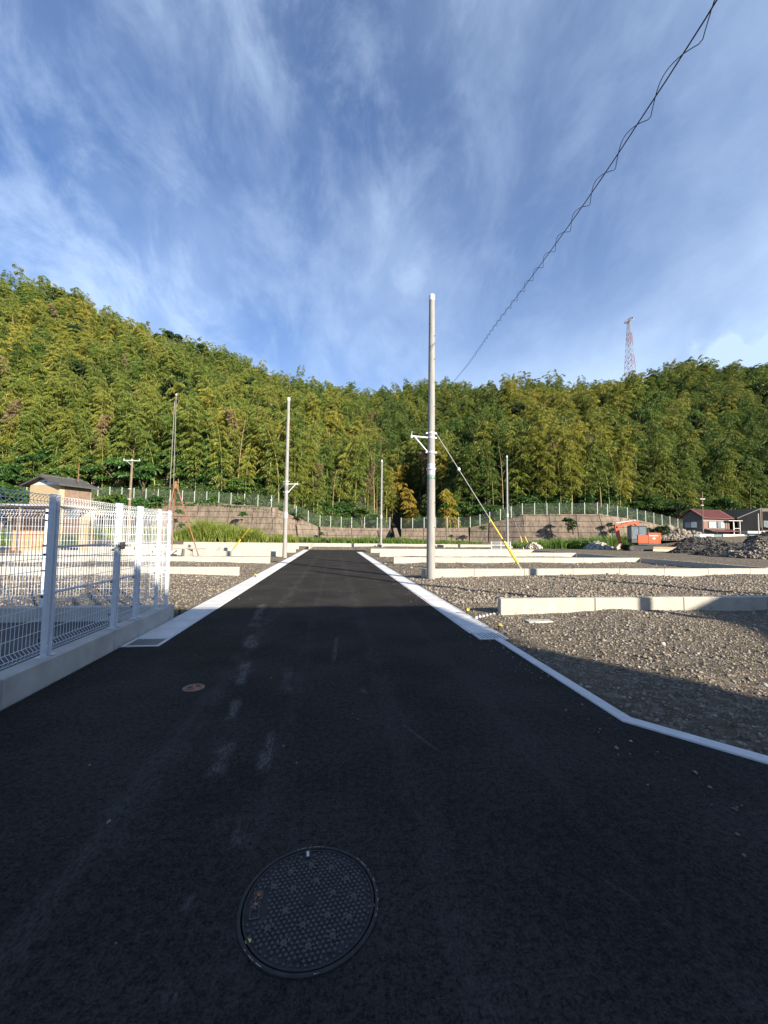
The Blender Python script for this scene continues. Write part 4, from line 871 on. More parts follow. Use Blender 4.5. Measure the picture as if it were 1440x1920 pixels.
g = np.random.default_rng(41)
def band(n, u0, u1, d0, d1, prof):
    u = g.uniform(u0, u1, n); d = g.uniform(d0, d1, n); x = (u-720)/F*d; s, t = x*CY+d*SY, -x*SY+d*CY; h = np.array([prof(a) for a in u])
    cl = vnoise(s*.9, t*.9)+vnoise(s*3, t*3)*.6; keep = cl > -.25+(.25 if False else 0); z = ground_z(s, t)
    return np.stack([s, t, z], -1)[keep], (h*(1+cl*.9))[keep]
P, h = band(26000, 150, 560, 54.8, 60, lambda a: np.interp(a, [150, 330, 380, 420, 480, 500, 560], [1.3, 1.1, 2.0, 1.9, 1.4, .9, .8]))
grass('grass_bank', 'tall green grass bank below the left old wall', P, h, M['grass'], 1, .05)
P, h = band(15000, 560, 905, 57, 64.5, lambda a: np.interp(a, [560, 600, 735, 800, 905], [.5, .6, .6, .35, .2])); grass('grass_strip', 'low green grass strip below the wall behind the road end', P, h, M['grass'], 2, .04)
P, h = band(16000, 960, 1190, 52, 60, lambda a: np.interp(a, [960, 1010, 1080, 1160, 1190], [.4, .8, 1.1, 1.3, 1.0])); grass('grass_bank', 'bright green grass below the wall left of the excavator', P, h, M['grass'], 3, .045)
P, h = band(9000, -250, 150, 40, 58, lambda a: 1.2); grass('grass_patch', 'green weeds around the cream house behind the fence', P, h, M['grass'], 4, .06)
# ------------------------------------------------------------------ left: house, shed, pole, tripod
M['cream'] = mat('cream_render', (.38, .30, .185), .85, .07, 2); M['tile'] = mat('dark_roof_tile', (.06, .06, .063), .85, .25, 3, .4, 14); M['brownw'] = mat('brown_boards', (.17, .12, .09), .8, .3, 3)
hp = at(51, 1000, d=42); hp.z = 0
def house(label, c, rz, w, dp, eave, rise, mats, over=.5, ridge_axis='y', base=0.):
    """gable end w wide faces -y, ridge runs back along y"""
    h = thing('house', label, 'house', c, rz); wm, rm = mats[:2]
    b = MB(); b.prism([(0, base-.5), (w, base-.5), (w, eave), (w/2, eave+rise), (0, eave)], 0, dp); b.build('wall', wm, h)
    k = rise/(w/2); tt = .14; sl_ = []
    for sg in (0, 1):
        f = (lambda x: x) if sg == 0 else (lambda x: w-x)
        poly = [(f(-over), eave-over*k+.02), (f(w/2), eave+rise+.02), (f(w/2), eave+rise+.02+tt), (f(-over), eave-over*k+.02+tt)]
        b = MB(); b.prism(poly, -over*.8, dp+over*.8)
        # raised tile courses
        nrib = int((dp+over*1.6)/.33)
        for i in range(nrib):
            y = -over*.8+i*.33+.08; b.prism([(f(-over), eave-over*k+.02+tt), (f(w/2), eave+rise+.02+tt), (f(w/2), eave+rise+.02+tt+.05), (f(-over), eave-over*k+.02+tt+.05)], y, y+.13)
        b.build('roof', rm, h)
    b = MB(); b.tube([(w/2, -over*.8, eave+rise+tt+.05), (w/2, dp+over*.8, eave+rise+tt+.05)], .13, 8); b.build('roof_ridge', rm, h)
    return h
H1 = house('small cream gabled house with dark tiled roof behind the white fence', hp, math.radians(-22), 4.2, 3.4, at(60, 909, d=42).z, .72, (M['cream'], M['tile']), .7)
b = MB(); b.prism([(.35, at(60, 909, d=42).z-.05+.0), (3.85, at(60, 909, d=42).z-.05), (2.1, at(60, 909, d=42).z+.58)], -.02, .02); b.build('gable_board', M['white'], H1)
b = MB(); b.box(2.05, 2.4, -.045, -.021, at(60, 909, d=42).z+.2, at(60, 909, d=42).z+.33, .01); b.build('gable_vent', M['darkmetal'], H1)
b = MB(); b.box(4.202, 4.25, .5, 3.3, -.4, at(60, 909, d=42).z-.12); b.build('side_boards', M['brownw'], H1)
b = MB(); b.tube([(4.0, 2, 7), (4.0, 2, 9.2)], .03, 6); b.tube([(3.9, 2, 7.4), (4.1, 2, 7.4)], .05, 6); b.build('aerial_mast', M['rust'], H1)
for i, y in enumerate((.8,)):
    b = MB(); b.box(4.26, 4.30, y, y+1.2, 3.0, 4.2, .01); f_ = b.build('window', M['greywood'], H1); b = MB(); b.box(4.295, 4.31, y+.08, y+1.12, 3.08, 4.12); b.build('pane', M['glass'], f_)
sh = at(-60, 1000, d=27); SHD = thing('shed', 'low shed with flat corrugated grey roof in front of the cream house', 'shed', (sh.x, sh.y, 0), math.radians(-7))
zr = at(40, 945, d=27).z; b = MB(); b.box(0, 6.3, 0, 3.4, zr-.12, zr-.02, .01)
for i in range(42): b.box(.02+i*.15, .07+i*.15, -.01, 3.41, zr-.021, zr+.012)
b.build('roof', M['galv'], SHD)
for x in (.2, 3.2, 6.0):
    for y in (.15, 3.2):
        b = MB(); b.box(x, x+.1, y, y+.1, -.1, zr-.125); b.build('shed_post', M['cream'] if x > 5 else M['wood'], SHD)
b = MB(); b.box(.1, 2.6, 3.1, 3.16, .0, zr-.13); b.build('board_panel', mat('orange_boards', (.55, .27, .12), .8, .2, 5), SHD)
b = MB(); b.box(5.2, 5.9, 3.1, 3.16, .0, zr-.13); b.build('cream_panel', M['cream'], SHD)
q = at(238, 1020, d=50); UP = thing('wooden_pole', 'brown wooden utility pole with a pale crossarm before the left slope', 'utility pole', (q.x, q.y, 0)); zt = at(241, 861, d=50).z
b = MB(); b.tube([(0, 0, -.3), (.15, 0, zt)], [.19, .12], 10); b.build('pole_shaft', M['wood'], UP, smooth=True)
b = MB(); b.box(-.9, 1.15, -.16, -.06, zt-.25, zt-.13, .01); b.build('crossarm', M['galv'], UP)
b = MB(); b.tube([(-.55, -.11, zt-.2), (.1, -.11, zt-.75)], .03, 6); b.build('arm_brace', M['galv'], UP)
for x in (-.8, .15, 1.05):
    b = MB(); b.lathe([(.03, 0), (.06, .05), (.06, .12), (.03, .17)], 8, (x, -.11, zt-.13)); b.build('insulator', M['peb'], UP, smooth=True)
b = MB(); b.tube([(.06, -.14, zt-3.9), (.07, -.14, zt-3.8)], .2, 8); b.tube([(.03, -.12, zt-5.2), (.03, -.12, zt-5.1)], .2, 8); b.build('pole_band', M['galv'], UP)
# drilling tripod with twin rods
D = 26.; foot = [at(373, 1026, d=26.5), at(296, 1030, d=25), at(322, 1030, d=28.5)]; ap = at(329, 906, d=D)
TP = thing('drilling_tripod', 'rusty three legged drilling tripod holding two tall thin rods', 'tripod', (ap.x, ap.y, 0))
for i, f_ in enumerate(foot):
    f_.z = .05; b = MB(); b.tube([f_-TP.location, Vector((0, 0, ap.z+.1))], .04, 7); b.build('leg', M['rust'], TP, smooth=True)
for f_, k in ((.68, .9), (.55, 1)):
    b = MB(); A, B = (foot[1]-TP.location).lerp(Vector((0, 0, ap.z)), f_), (foot[0]-TP.location).lerp(Vector((0, 0, ap.z)), f_); b.tube([A, B], .022, 5); b.build('cross_bar', M['rust'], TP)
b = MB(); b.tube([(-.02, 0, ap.z-.35), (0, 0, ap.z+.12)], .09, 8); b.build('head', M['rust'], TP)
for (u0, r0, u1, r1) in ((330.5, 740, 325, 926), (327.5, 752, 318, 926)):
    A, B = at(u0, r0, d=D+.6), at(u1, r1, d=D+.6); dr = (B-A); B2 = A+dr*(A.z-.05)/(A.z-B.z); b = MB(); b.tube([A-TP.location, B2-TP.location], .019, 6); b.build('drill_rod', M['pole'], TP)
b = MB(); b.lathe([(.03, 0), (.07, .05), (.03, .14)], 8, at(330.5, 742, d=D+.6)-TP.location); b.build('rod_tip', M['peb'], TP)
q = at(350, 1048, z=.0); SP = thing('tree_stump', 'grey weathered stump like drum of wood beside the tripod foot', 'stump', (q.x, q.y, 0)); b = MB()
prof = [(.36, -.05), (.34, .25), (.31, .5), (.30, .62)]; b.lathe(prof, 12)
for i in range(len(b.v)): x, y, z = b.v[i]; a_ = math.atan2(y, x); k = 1+.1*math.sin(3*a_)+.06*math.sin(7*a_); b.v[i] = (x*k, y*k, z)
b.build('trunk', M['greywood'], SP)
b = MB(); b.box(-1.3, 1.1, -.3, .1, .60, .66, .01); b.build('plank', M['greywood'], SP)
b = MB(); b.tube([(-1.6, 0, .55), (-.9, -.1, .05)], .05, 6); b.tube([(-1.2, .1, .06), (-.6, 0, .5)], .045, 6); b.build('branch', M['wood'], SP)
wb = at(326, 1046, z=0); b = MB(); b.box(-.2, .2, -.15, .15, 0, .42, .02); o = b.build('white_box', M['peb']); o.location = (wb.x, wb.y, .02); tag(o, 'small white box on the gravel left of the grey stump', 'box')
b = MB(); b.box(-.28, .28, -.1, .1, 0, .42, .02); o = b.build('notice_board', M['peb']); q = at(345, 1003, d=56); o.location = q; tag(o, 'small white block standing in the grass under the left wall', 'block')
# ------------------------------------------------------------------ far small fence, cone
q = at(921, 1030.5, z=.05); PF = thing('fence_panel', 'short white mesh fence panel at the foot of the far right pole', 'fence', q)
for i in range(3):
    b = MB(); b.box(i*1.2-.03, i*1.2+.03, -.03, .03, 0, .95, .006); b.build('post', M['white'], PF)
for i in range(2):
    b = MB()
    for z in (.08, .5, .9): b.tube([(i*1.2, 0, z), (i*1.2+1.2, 0, z)], .015, 4, False)
    for k in range(1, 12): b.tube([(i*1.2+k*.1, 0, .08), (i*1.2+k*.1, 0, .9)], .009, 4, False)
    b.build('mesh_panel', M['white'], PF, fix=False)
q = at(1163, 1024, d=50); CN = thing('traffic_cone', 'small orange cone on the gravel left of the excavator', 'cone', (q.x, q.y, float(ground_z(q.x, q.y)))); b = MB(); b.lathe([(.16, .03), (.03, .7)], 14); b.build('cone_body', M['orange'], CN, smooth=True); b = MB(); b.box(-.19, .19, -.19, .19, 0, .03, .005); b.build('cone_base', M['orange'], CN)
# ------------------------------------------------------------------ excavator
q = at(1205, 1033, z=0.05); gz = float(ground_z(q.x, q.y))
EX = thing('excavator', 'orange crawler excavator with folded boom parked on the right plot', 'excavator', (q.x, q.y, gz), math.radians(-YAW*0-12))
def track(y):
    b = MB(); pr = []
    for a_ in np.linspace(math.pi/2, 3*math.pi/2, 9): pr.append((-1.75+.33*math.cos(a_), .36+.33*math.sin(a_)))
    for a_ in np.linspace(-math.pi/2, math.pi/2, 9): pr.append((1.0+.33*math.cos(a_), .36+.33*math.sin(a_)))
    b.prism(pr, y-.22, y+.22)
    n = 44; per = pr+[pr[0]]
    cum = [0]
    for a_, c_ in zip(per[:-1], per[1:]): cum.append(cum[-1]+math.dist(a_, c_))
    for i in range(n):
        s_ = cum[-1]*i/n; k = max(j for j in range(len(cum)-1) if cum[j] <= s_); f_ = (s_-cum[k])/(cum[k+1]-cum[k]); x = per[k][0]+(per[k+1][0]-per[k][0])*f_; z = per[k][1]+(per[k+1][1]-per[k][1])*f_
        b.box(x-.022, x+.022, y-.225, y+.225, z-.022, z+.022)
    o = b.build('track', M['rubber'], EX)
    for i, x in enumerate((-1.75, -1.2, -.65, -.1, .45, 1.0)):
        w = MB(); r = .25 if i in (0, 5) else .12; zc = .36 if i in (0, 5) else .17; w.tube([(x, y-.235, zc), (x, y+.235, zc)], r, 14); w.build('track_wheel', M['darkmetal'], o, smooth=True)
track(-.85); track(.85)
b = MB(); b.box(-1.2, .6, -.6, .6, .3, .62, .03); b.tube([(-.3, 0, .6), (-.3, 0, .8)], .5, 20); b.build('undercarriage', M['darkmetal'], EX)
b = MB(); b.prism([(-1.62, .02), (-1.74, .0), (-1.66, .28), (-1.76, .56), (-1.62, .58), (-1.54, .3)], .25, 2.95, 'x'); b.build('dozer_blade', M['bladesteel'], EX)
for x in (1.0, 2.1):
    b = MB(); b.box(x-.08, x+.08, -1.55, -.4, .28, .44, .01); b.build('blade_arm', M['darkmetal'], EX)
UPP = MB(); UPP.prism([(-1.0, -.98), (1.35, -.98), (1.75, -.6), (1.85, 0), (1.75, .6), (1.35, .98), (-1.0, .98)], .78, .95, 'z'); UPP.build('turntable_deck', M['darkmetal'], EX)
b = MB(); b.prism([(.15, -1.0), (1.35, -1.0), (1.76, -.62), (1.88, 0), (1.76, .62), (1.35, 1.0), (.15, 1.0)], .95, 2.2, 'z'); cw = b.build('counterweight', M['orange'], EX)
b = MB(); b.box(-1.05, .14, -1.0, -.2, .955, 1.95, .03); b.build('side_housing', M['orange'], EX)
b = MB(); b.box(.2, 1.3, -.8, .8, 2.202, 2.27, .02); b.build('engine_hood', M['darkmetal'], EX)
b = MB(); b.lathe([(.06, 0), (.06, .35), (.045, .36)], 10, (.9, .35, 2.27)); b.build('exhaust', M['darkmetal'], EX)
b = MB(); b.prism([(.55, 1.55), (.78, 1.70), (1.01, 1.55), (.78, 1.40)], -1.012, -1.003); b.build('maker_mark', M['peb'], EX)
b = MB(); b.box(.25, 1.25, -1.012, -1.003, 1.82, 1.92); b.build('white_stripe', M['peb'], EX)
b = MB(); b.box(.14, .17, -1.006, -.9, .96, 2.0); b.build('panel_gap', M['black'], EX)
# cab frame with panes
cab = MB(); X0, X1, Y0_, Y1_, Z0, Z1 = -1.75, .05, -.95, -.02, 1.0, 3.05
cab.box(X0, X1, Y0_, Y1_, Z0, 1.45, .03); cab.box(X0, X1, Y0_, Y1_, Z1-.12, Z1, .04)
for x in (X0, X0+.85, X1-.1):
    for y in (Y0_, Y1_-.08): cab.box(x, x+.09, y, y+.08, 1.45, Z1-.1)
cb_ = cab.build('cab', M['darkmetal'], EX)
for (a, c_, yy) in ((X0+.09, X0+.85, Y0_+.03), (X0+.94, X1-.1, Y0_+.03)):
    b = MB(); b.box(a, c_, yy, yy+.015, 1.46, Z1-.13); b.build('cab_pane', M['glass'], cb_)
M['pane'] = mat('bright_pane', (.38, .42, .42), .15, .2, 3); b = MB(); b.box(X1-.03, X1-.015, Y0_+.1, Y1_-.1, 1.75, Z1-.13); b.build('cab_pane', M['pane'], cb_)
b = MB(); b.box(X0+.02, X0+.035, Y0_+.1, Y1_-.1, 1.46, Z1-.13); b.build('cab_pane', M['glass'], cb_)
b = MB(); b.lathe([(.13, 0), (.13, .01)], 14, (0, 0, 0)); o = b.build('yellow_sticker', M['yellow'], cb_); o.rotation_euler = (0, math.pi/2, 0); o.location = (X1-.012, -.45, 2.5)
def beam(path, y0, y1, th, name, m):
    P_ = [Vector((x, 0, z)) for x, z in path]; up_, lo = [], []
    for i, p in enumerate(P_):
        t = (P_[min(i+1, len(P_)-1)]-P_[max(i-1, 0)]).normalized(); n_ = Vector((-t.z, 0, t.x)); up_.append((p+n_*th[i]/2)); lo.append((p-n_*th[i]/2))
    b = MB(); b.prism([(v.x, v.z) for v in up_]+[(v.x, v.z) for v in reversed(lo)], y0, y1); return b.build(name, m, EX)
beam([(-.3, 1.5), (-.2, 2.5), (-.45, 3.25), (-.9, 3.52), (-2.0, 3.22), (-2.85, 2.9)], .0, .34, [.3, .36, .46, .42, .28, .22], 'boom', M['orange'])
beam([(-3.0, 3.25), (-2.85, 2.85), (-2.7, 2.0), (-2.45, .95)], .12, .40, [.18, .42, .34, .22], 'dipper_arm', M['orange'])
b = MB(); b.tube([(-.9, .5, 1.4), (-1.3, .5, 2.9)], .07, 8); b.tube([(-.6, .26, 3.75), (-2.9, .26, 3.4)], .065, 8); b.tube([(-3.05, .26, 2.9), (-2.9, .26, 1.5)], .05, 8); b.build('hydraulic_ram', M['galv'], EX, smooth=True)
b = MB(); b.prism([(-2.35, .95), (-2.75, .85), (-3.1, .45), (-3.0, .08), (-2.6, .0), (-2.25, .12), (-2.5, .2), (-2.75, .45), (-2.45, .75)], -.15, .68)
b.build('bucket', M['bladesteel'], EX)
b = MB()
for y in (-.12, .08, .28, .48, .62): b.box(-2.27, -2.12, y, y+.06, .1, .15)
tag(b.build('bucket_teeth', M['darkmetal'], EX), kind='stuff')
# ------------------------------------------------------------------ heaps
def heap(name, label, ctr, rx, ry, h, n, size, seed, m, rz=0., cat='heap', pw=1.):
    g = np.random.default_rng(seed); r_ = thing(name, label, cat, ctr, rz)
    th = np.linspace(0, 2*math.pi, 41)[:-1]; rr = np.linspace(0, 1, 15); V = []; 
    for r in rr:
        for a in th:
            x, y = math.cos(a)*rx*r, math.sin(a)*ry*r; z = h*(1-r**pw)*(1 if pw == 1 else 1); V.append((x, y, z))
    V = np.array(V); V[:, 2] += (vnoise(V[:, 0]*.7+seed, V[:, 1]*.7)*.5+vnoise(V[:, 0]*2, V[:, 1]*2)*.22)*h*np.clip(V[:, 2]/h*3, 0, 1); V[-40:, 2] = -.15
    fs = [(i*40+k, i*40+(k+1) % 40, (i+1)*40+(k+1) % 40, (i+1)*40+k) for i in range(14) for k in range(40)]; raw('heap_core', V, np.array(fs), M['shaded_spoil'], r_)
    q = g.random((n, 2)); a = q[:, 0]*6.283; r = np.sqrt(q[:, 1]); x, y = np.cos(a)*rx*r, np.sin(a)*ry*r
    z = h*(1-r**pw); z += (vnoise(x*.7+seed, y*.7)*.5+vnoise(x*2, y*2)*.22)*h*np.clip(z/h*3, 0, 1)
    o = rocks('heap_stones', np.stack([x, y, z+.02], -1), size*np.minimum(.4+g.exponential(.6, n), 2.4), m, seed+1, .8); o.parent = r_
    return r_
c = at(1122, 1030, z=.05); heap('rubble_heap', 'small pale rubble heap left of the excavator', (c.x, c.y, .05), 2.1, 1.4, 1.0, 900, .16, 51, M['stone2'])
c = at(1000, 1026, d=52); heap('rubble_heap', 'tiny pile of grey rubble beside the far yellow guys', (c.x, c.y, .1), 1.2, .8, .7, 250, .16, 53, M['stone2'])
c = at(1178, 1028, z=.05); heap('earth_heap', 'small dark earth heap under the excavator bucket', (c.x-1.2, c.y+1.5, .05), 2.0, 1.4, 1.6, 500, .12, 54, M['shaded_spoil'])
for (px, py, d, rx, ry, h, sd, lab, m) in ((1345, 1040, 41, 4.6, 2.6, 1.2, 61, 'long shade-darkened earth heap right of the excavator, its middle stretch', M['shaded_spoil']), (1312, 1030, 47, 3.6, 2.2, 1.3, 64, 'shade-darkened earth heap directly behind the excavator blade', M['shaded_spoil']), (1400, 1044, 36, 4.2, 2.6, 1.15, 62, 'shade-darkened earth heap before the blue and white panels', M['shaded_spoil']), (1432, 1046, 32.5, 3.0, 2.4, 1.2, 63, 'nearest heap at the right edge with its sunlit stony flank', None), (1470, 1036, 40, 5.0, 3, 2.2, 65, 'brown earth heap at the right edge before the black building', M['shaded_spoil'])):
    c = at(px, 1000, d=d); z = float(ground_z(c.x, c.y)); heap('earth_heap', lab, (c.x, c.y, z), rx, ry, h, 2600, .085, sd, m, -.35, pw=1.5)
c = at(1262, 1015, d=57); heap('earth_heap', 'stony brown mound at the left corner of the red roofed house', (c.x, c.y, float(ground_z(c.x, c.y))), 7, 3, 1.6, 1200, .22, 66, M['stone'], pw=1.4)
# ------------------------------------------------------------------ right house
M['grey_siding'] = mat('grey_siding', (.10, .092, .085), .85, .12, 3); M['red_roof'] = mat('red_metal_roof', (.085, .020, .018), .5, .2, 3); M['pale_siding'] = mat('pale_siding', (.20, .175, .16), .85, .12, 3)
Dh = 60; c0 = at(1281, 1004, d=Dh); zb0 = c0.z; c1 = at(1318, 1004, d=Dh-1.6)
HR = thing('house', 'two storey grey house with red metal roof beyond the earth heaps', 'house', (c0.x, c0.y, zb0), 0)
ax_ = (Vector((c1.x, c1.y, 0))-Vector((c0.x, c0.y, 0))); wdt = ax_.length; ax_.normalize(); HR.rotation_euler = (0, 0, math.atan2(ax_.y, ax_.x))
ev = at(1318, 968, d=Dh-1.6).z-zb0; rs = 1.0; LEN = 4.4; lnx = 0
# local: gable end along x (0..w), long side runs from x=w at an angle: build as a box whose long axis continues to the right
wR = at(1368, 1000, d=Dh-.3); R0 = Vector((c1.x, c1.y, 0)); dirR = (Vector((wR.x, wR.y, 0))-R0); Ll = dirR.length
inv = Matrix.Rotation(-HR.rotation_euler[2], 3, 'Z'); A0 = Vector((0, 0, 0)); B0 = Vector((wdt, 0, 0)); D0 = inv @ dirR; C0 = B0+D0; E0 = A0+D0
up3 = Vector((0, 0, 1))
b = MB(); vs = [A0-up3*.5, B0-up3*.5, C0-up3*.5, E0-up3*.5, A0+up3*ev, B0+up3*ev, C0+up3*ev, E0+up3*ev, (A0+B0)/2+up3*(ev+rs), (C0+E0)/2+up3*(ev+rs)]
b.add(vs, [(0, 1, 5, 8, 4), (2, 3, 7, 9, 6), (3, 0, 4, 7), (0, 3, 2, 1)]); b.build('gable_wall', M['grey_siding'], HR, fix=True)
b = MB(); b.add([B0-up3*.5, C0-up3*.5, C0+up3*ev, B0+up3*ev], [(0, 1, 2, 3)]); b.build('front_wall', M['pale_siding'], HR, fix=False)
fd = D0.normalized(); nd = Vector((fd.y, -fd.x, 0)); xa = Vector((1, 0, 0))
b = MB()
for sgn, e0, e1 in ((1, B0, C0), (-1, A0, E0)):
    o_ = xa*sgn*.45-up3*.35; r0_, r1_ = (A0+B0)/2+up3*(ev+rs+.03), (C0+E0)/2+up3*(ev+rs+.03); q0, q1 = e0+up3*(ev+.03)+o_, e1+up3*(ev+.03)+o_
    r0_, q0 = r0_-fd*.4, q0-fd*.4; r1_, q1 = r1_+fd*.35, q1+fd*.35
    vv = [r0_, r1_, q1, q0]; vv += [v+up3*.09 for v in vv]; b.add(vv, [(0, 1, 2, 3), (7, 6, 5, 4), (0, 4, 5, 1), (1, 5, 6, 2), (2, 6, 7, 3), (3, 7, 4, 0)])
b.build('roof', M['red_roof'], HR)
b = MB()
for k in range(1, 14):
    f_ = k/14; r0_, r1_ = (A0+B0)/2+up3*(ev+rs+.13), (C0+E0)/2+up3*(ev+rs+.13); q0, q1 = B0+up3*(ev+.13)+xa*.45-up3*.35, C0+up3*(ev+.13)+xa*.45-up3*.35; b.tube([r0_.lerp(r1_, f_), q0.lerp(q1, f_)], .03, 4)
tag(b.build('roof_seam', M['red_roof'], HR), kind='stuff')
def onface(P0, dv, nv, a, c_, z0, z1, off, th, name, m, parent):
    b = MB(); p, q = P0+dv*a+nv*off, P0+dv*c_+nv*off; vv = [p+up3*z0, q+up3*z0, q+up3*z1, p+up3*z1]; vv += [v+nv*th for v in vv]
    b.add(vv, [(0, 1, 2, 3), (7, 6, 5, 4), (0, 4, 5, 1), (1, 5, 6, 2), (2, 6, 7, 3), (3, 7, 4, 0)]); return b.build(name, m, parent)
gn = Vector((0, -1, 0))
def win(P0, dv, nv, a, c_, z0, z1, hr, m='glass'):
    f_ = onface(P0, dv, nv, a, c_, z0, z1, .005, .06, 'window', M['darkmetal'], hr); mid = (a+c_)/2
    onface(P0, dv, nv, a+.07, mid-.03, z0+.07, z1-.07, .067, .01, 'pane', M[m], f_); onface(P0, dv, nv, mid+.03, c_-.07, z0+.07, z1-.07, .067, .01, 'pane', M['pane'], f_)
win(A0, xa, gn, .15, 1.75, ev-1.75, ev-.75, HR)
if nd.y > 0: nd = -nd
win(B0, fd, nd, 1.1, 2.6, ev-1.75, ev-.75, HR, 'pane'); win(B0, fd, nd, 2.3+.5, Ll-1.0, ev-1.75, ev-.7, HR)
M['salmon'] = mat('salmon_shutter', (.15, .075, .055), .7, .2, 5)
onface(B0, fd, nd, .1, .95, ev-1.8, ev-.75, .01, .08, 'shutter', M['salmon'], HR); onface(B0, fd, nd, Ll-.9, Ll-.1, ev-1.8, ev-.75, .01, .08, 'shutter', M['salmon'], HR)
b = MB(); p0_, p1_ = B0+fd*.3+up3*(ev-1.95), C0+fd*.6+up3*(ev-1.95); vv = [p0_, p1_, p1_+nd*1.1-up3*.3, p0_+nd*1.1-up3*.3]; vv += [v+up3*.08 for v in vv]; b.add(vv, [(0, 1, 2, 3), (7, 6, 5, 4), (0, 4, 5, 1), (1, 5, 6, 2), (2, 6, 7, 3), (3, 7, 4, 0)]); b.build('awning_roof', M['red_roof'], HR)
b = MB()
for f_ in (.2, .95): p = (p0_+nd*1.0).lerp(p1_+nd*1.0, f_); b.box(p.x-.05, p.x+.05, p.y-.05, p.y+.05, -.3, ev-2.2)
b.build('awning_post', M['wood'], HR)
for k in range(1, 9): onface(A0, xa, gn, .0, wdt, ev*k/9-.02, ev*k/9, .002, .02, 'siding_batten', M['grey_siding'], HR)
# balcony frame to the right
q = at(1376, 1003, d=59); BF = thing('balcony_frame', 'pale timber frame stand between the red roofed house and the black building', 'frame', (q.x, q.y, q.z)); zt = at(1380, 977, d=59).z-q.z
for x in (0, 1.1):
    for y in (0, .9):
        b = MB(); b.box(x, x+.1, y, y+.1, -.5, zt, .01); b.build('post', M['peb'], BF)
b = MB(); b.box(-.9, 1.5, -.1, 1.1, zt, zt+.09, .01); b.build('top_board', M['peb'], BF)
b = MB(); b.box(.1, 1.1, .02, .08, zt*.45, zt*.45+.07); b.build('rail', M['peb'], BF)
M['blackclad'] = mat('black_cladding', (.012, .013, .016), .8, .3, 2, spec=.05, stretch=(1, 1, .2)); q = at(1384, 1004, d=63); BB = thing('building', 'black clad building with sloping roof at the right edge', 'building', (q.x, q.y, q.z-.6), math.radians(-7.4)); z0 = at(1384, 972, d=63).z-q.z+.6; z1 = at(1425, 954, d=63).z-q.z+.6
b = MB(); b.prism([(0, 0), (3.7, 0), (3.7, z1), (0, z0)], 0, 6); b.build('wall', M['blackclad'], BB)
b = MB(); b.prism([(-.25, z0-.05), (3.72, z1+.02), (3.72, z1+.14), (-.25, z0+.07)], -.25, 6.2); b.build('roof', M['darkmetal'], BB)
b = MB(); b.box(3.72, 9, .3, 6, 0, z1+.1); b.build('wing', M['grey_siding'], BB)
b = MB(); b.box(4.3, 6, .22, .3, z1-3.2, z1-.4); w_ = b.build('window', M['blackclad'], BB); b = MB(); b.box(4.4, 5.9, .2, .218, z1-3.1, z1-1.9); b.build('pane', M['glass'], w_)
b = MB(); b.box(4.2, 6.4, -.4, .2, 1.9, 2.0); b.build('balcony', M['wood'], BB)
M['tarp'] = mat('grey_blue_sheet', (.10, .17, .18), .7, .2, 4); q = at(1301, 1012, d=55)
SH_ = thing('site_hoarding', 'row of white and blue grey site panels before the red roofed house', 'hoarding', (q.x, q.y, q.z), math.radians(-9)); xx = 0
for w_, m_, h_ in ((.8, 'tarp', .75), (2.0, 'peb', .8), (1.15, 'tarp', .78), (3.0, 'peb', .82), (2.1, 'tarp', .78), (2, 'tarp', .85)):
    b = MB(); b.box(xx+.01, xx+w_-.01, 0, .08, -.6, h_, .01); b.build('panel', M[m_], SH_); xx += w_
for px, r0, d, r, lab in ((1318, 922, 57, .09, 'slim dark utility pole before the red roofed house'), (1423, 963, 54, .08, 'short pale post before the black building'), (1429.5, 953, 52, .07, 'thin brown post at the black building')):
    B = at(px, 1012, d=d); T = at(px-1.5, r0, d=d); o = thing('utility_pole' if px < 1400 else 'post', lab, 'pole', B); b = MB(); b.tube([(0, 0, -1.), T-B], [r, r*.7], 8); b.build('pole_shaft', M['wood'] if px != 1423 else M['peb'], o, smooth=True)
    if px == 1318:
        b = MB(); z = (T-B).z; b.box(-.25, .55, -.06, .02, z-1.1, z-1.03); b.box(-.15, .3, -.06, .02, z-2.0, z-1.94); b.build('crossarm', M['galv'], o)
b = MB(); b.box(0, 2.9, 0, 1.1, 0, .1, .01); b.box(.15, 2.6, .1, 1.0, .1, .2, .01); b.box(0, 2.8, 0, 1., .2, .32, .01); q = at(1402, 1000, d=55); o = b.build('board_stack', M['peb']); o.location = q; tag(o, 'low stack of white boards before the black building', 'board stack')
# ------------------------------------------------------------------ lattice tower
Dt = 215.; bs = at(1182, 712, d=Dt); tp_ = at(1179.5, 604, d=Dt); Ht = tp_.z-bs.z+6; TW = thing('lattice_tower', 'red and white lattice tower with a tilted ring on top behind the right ridge', 'tower', (bs.x, bs.y, bs.z-6), math.radians(25))
M['tred'] = mat('tower_red', (.24, .09, .08), .6, .15, 1); M['twhite'] = mat('tower_white', (.30, .29, .31), .6, .1, 1)
hw = lambda z: 2.6-(2.6-.62)*z/Ht; cs = [(-1, -1), (1, -1), (1, 1), (-1, 1)]; nb_ = 12
for sx, sy in cs:
    b = MB()
    for i in range(nb_): z0, z1 = Ht*i/nb_, Ht*(i+1)/nb_; b.m = (i//2) % 2; b.tube([(sx*hw(z0), sy*hw(z0), z0), (sx*hw(z1), sy*hw(z1), z1)], .11, 5, False)
    b.build('leg', [M['tred'], M['twhite']], TW, fix=False)
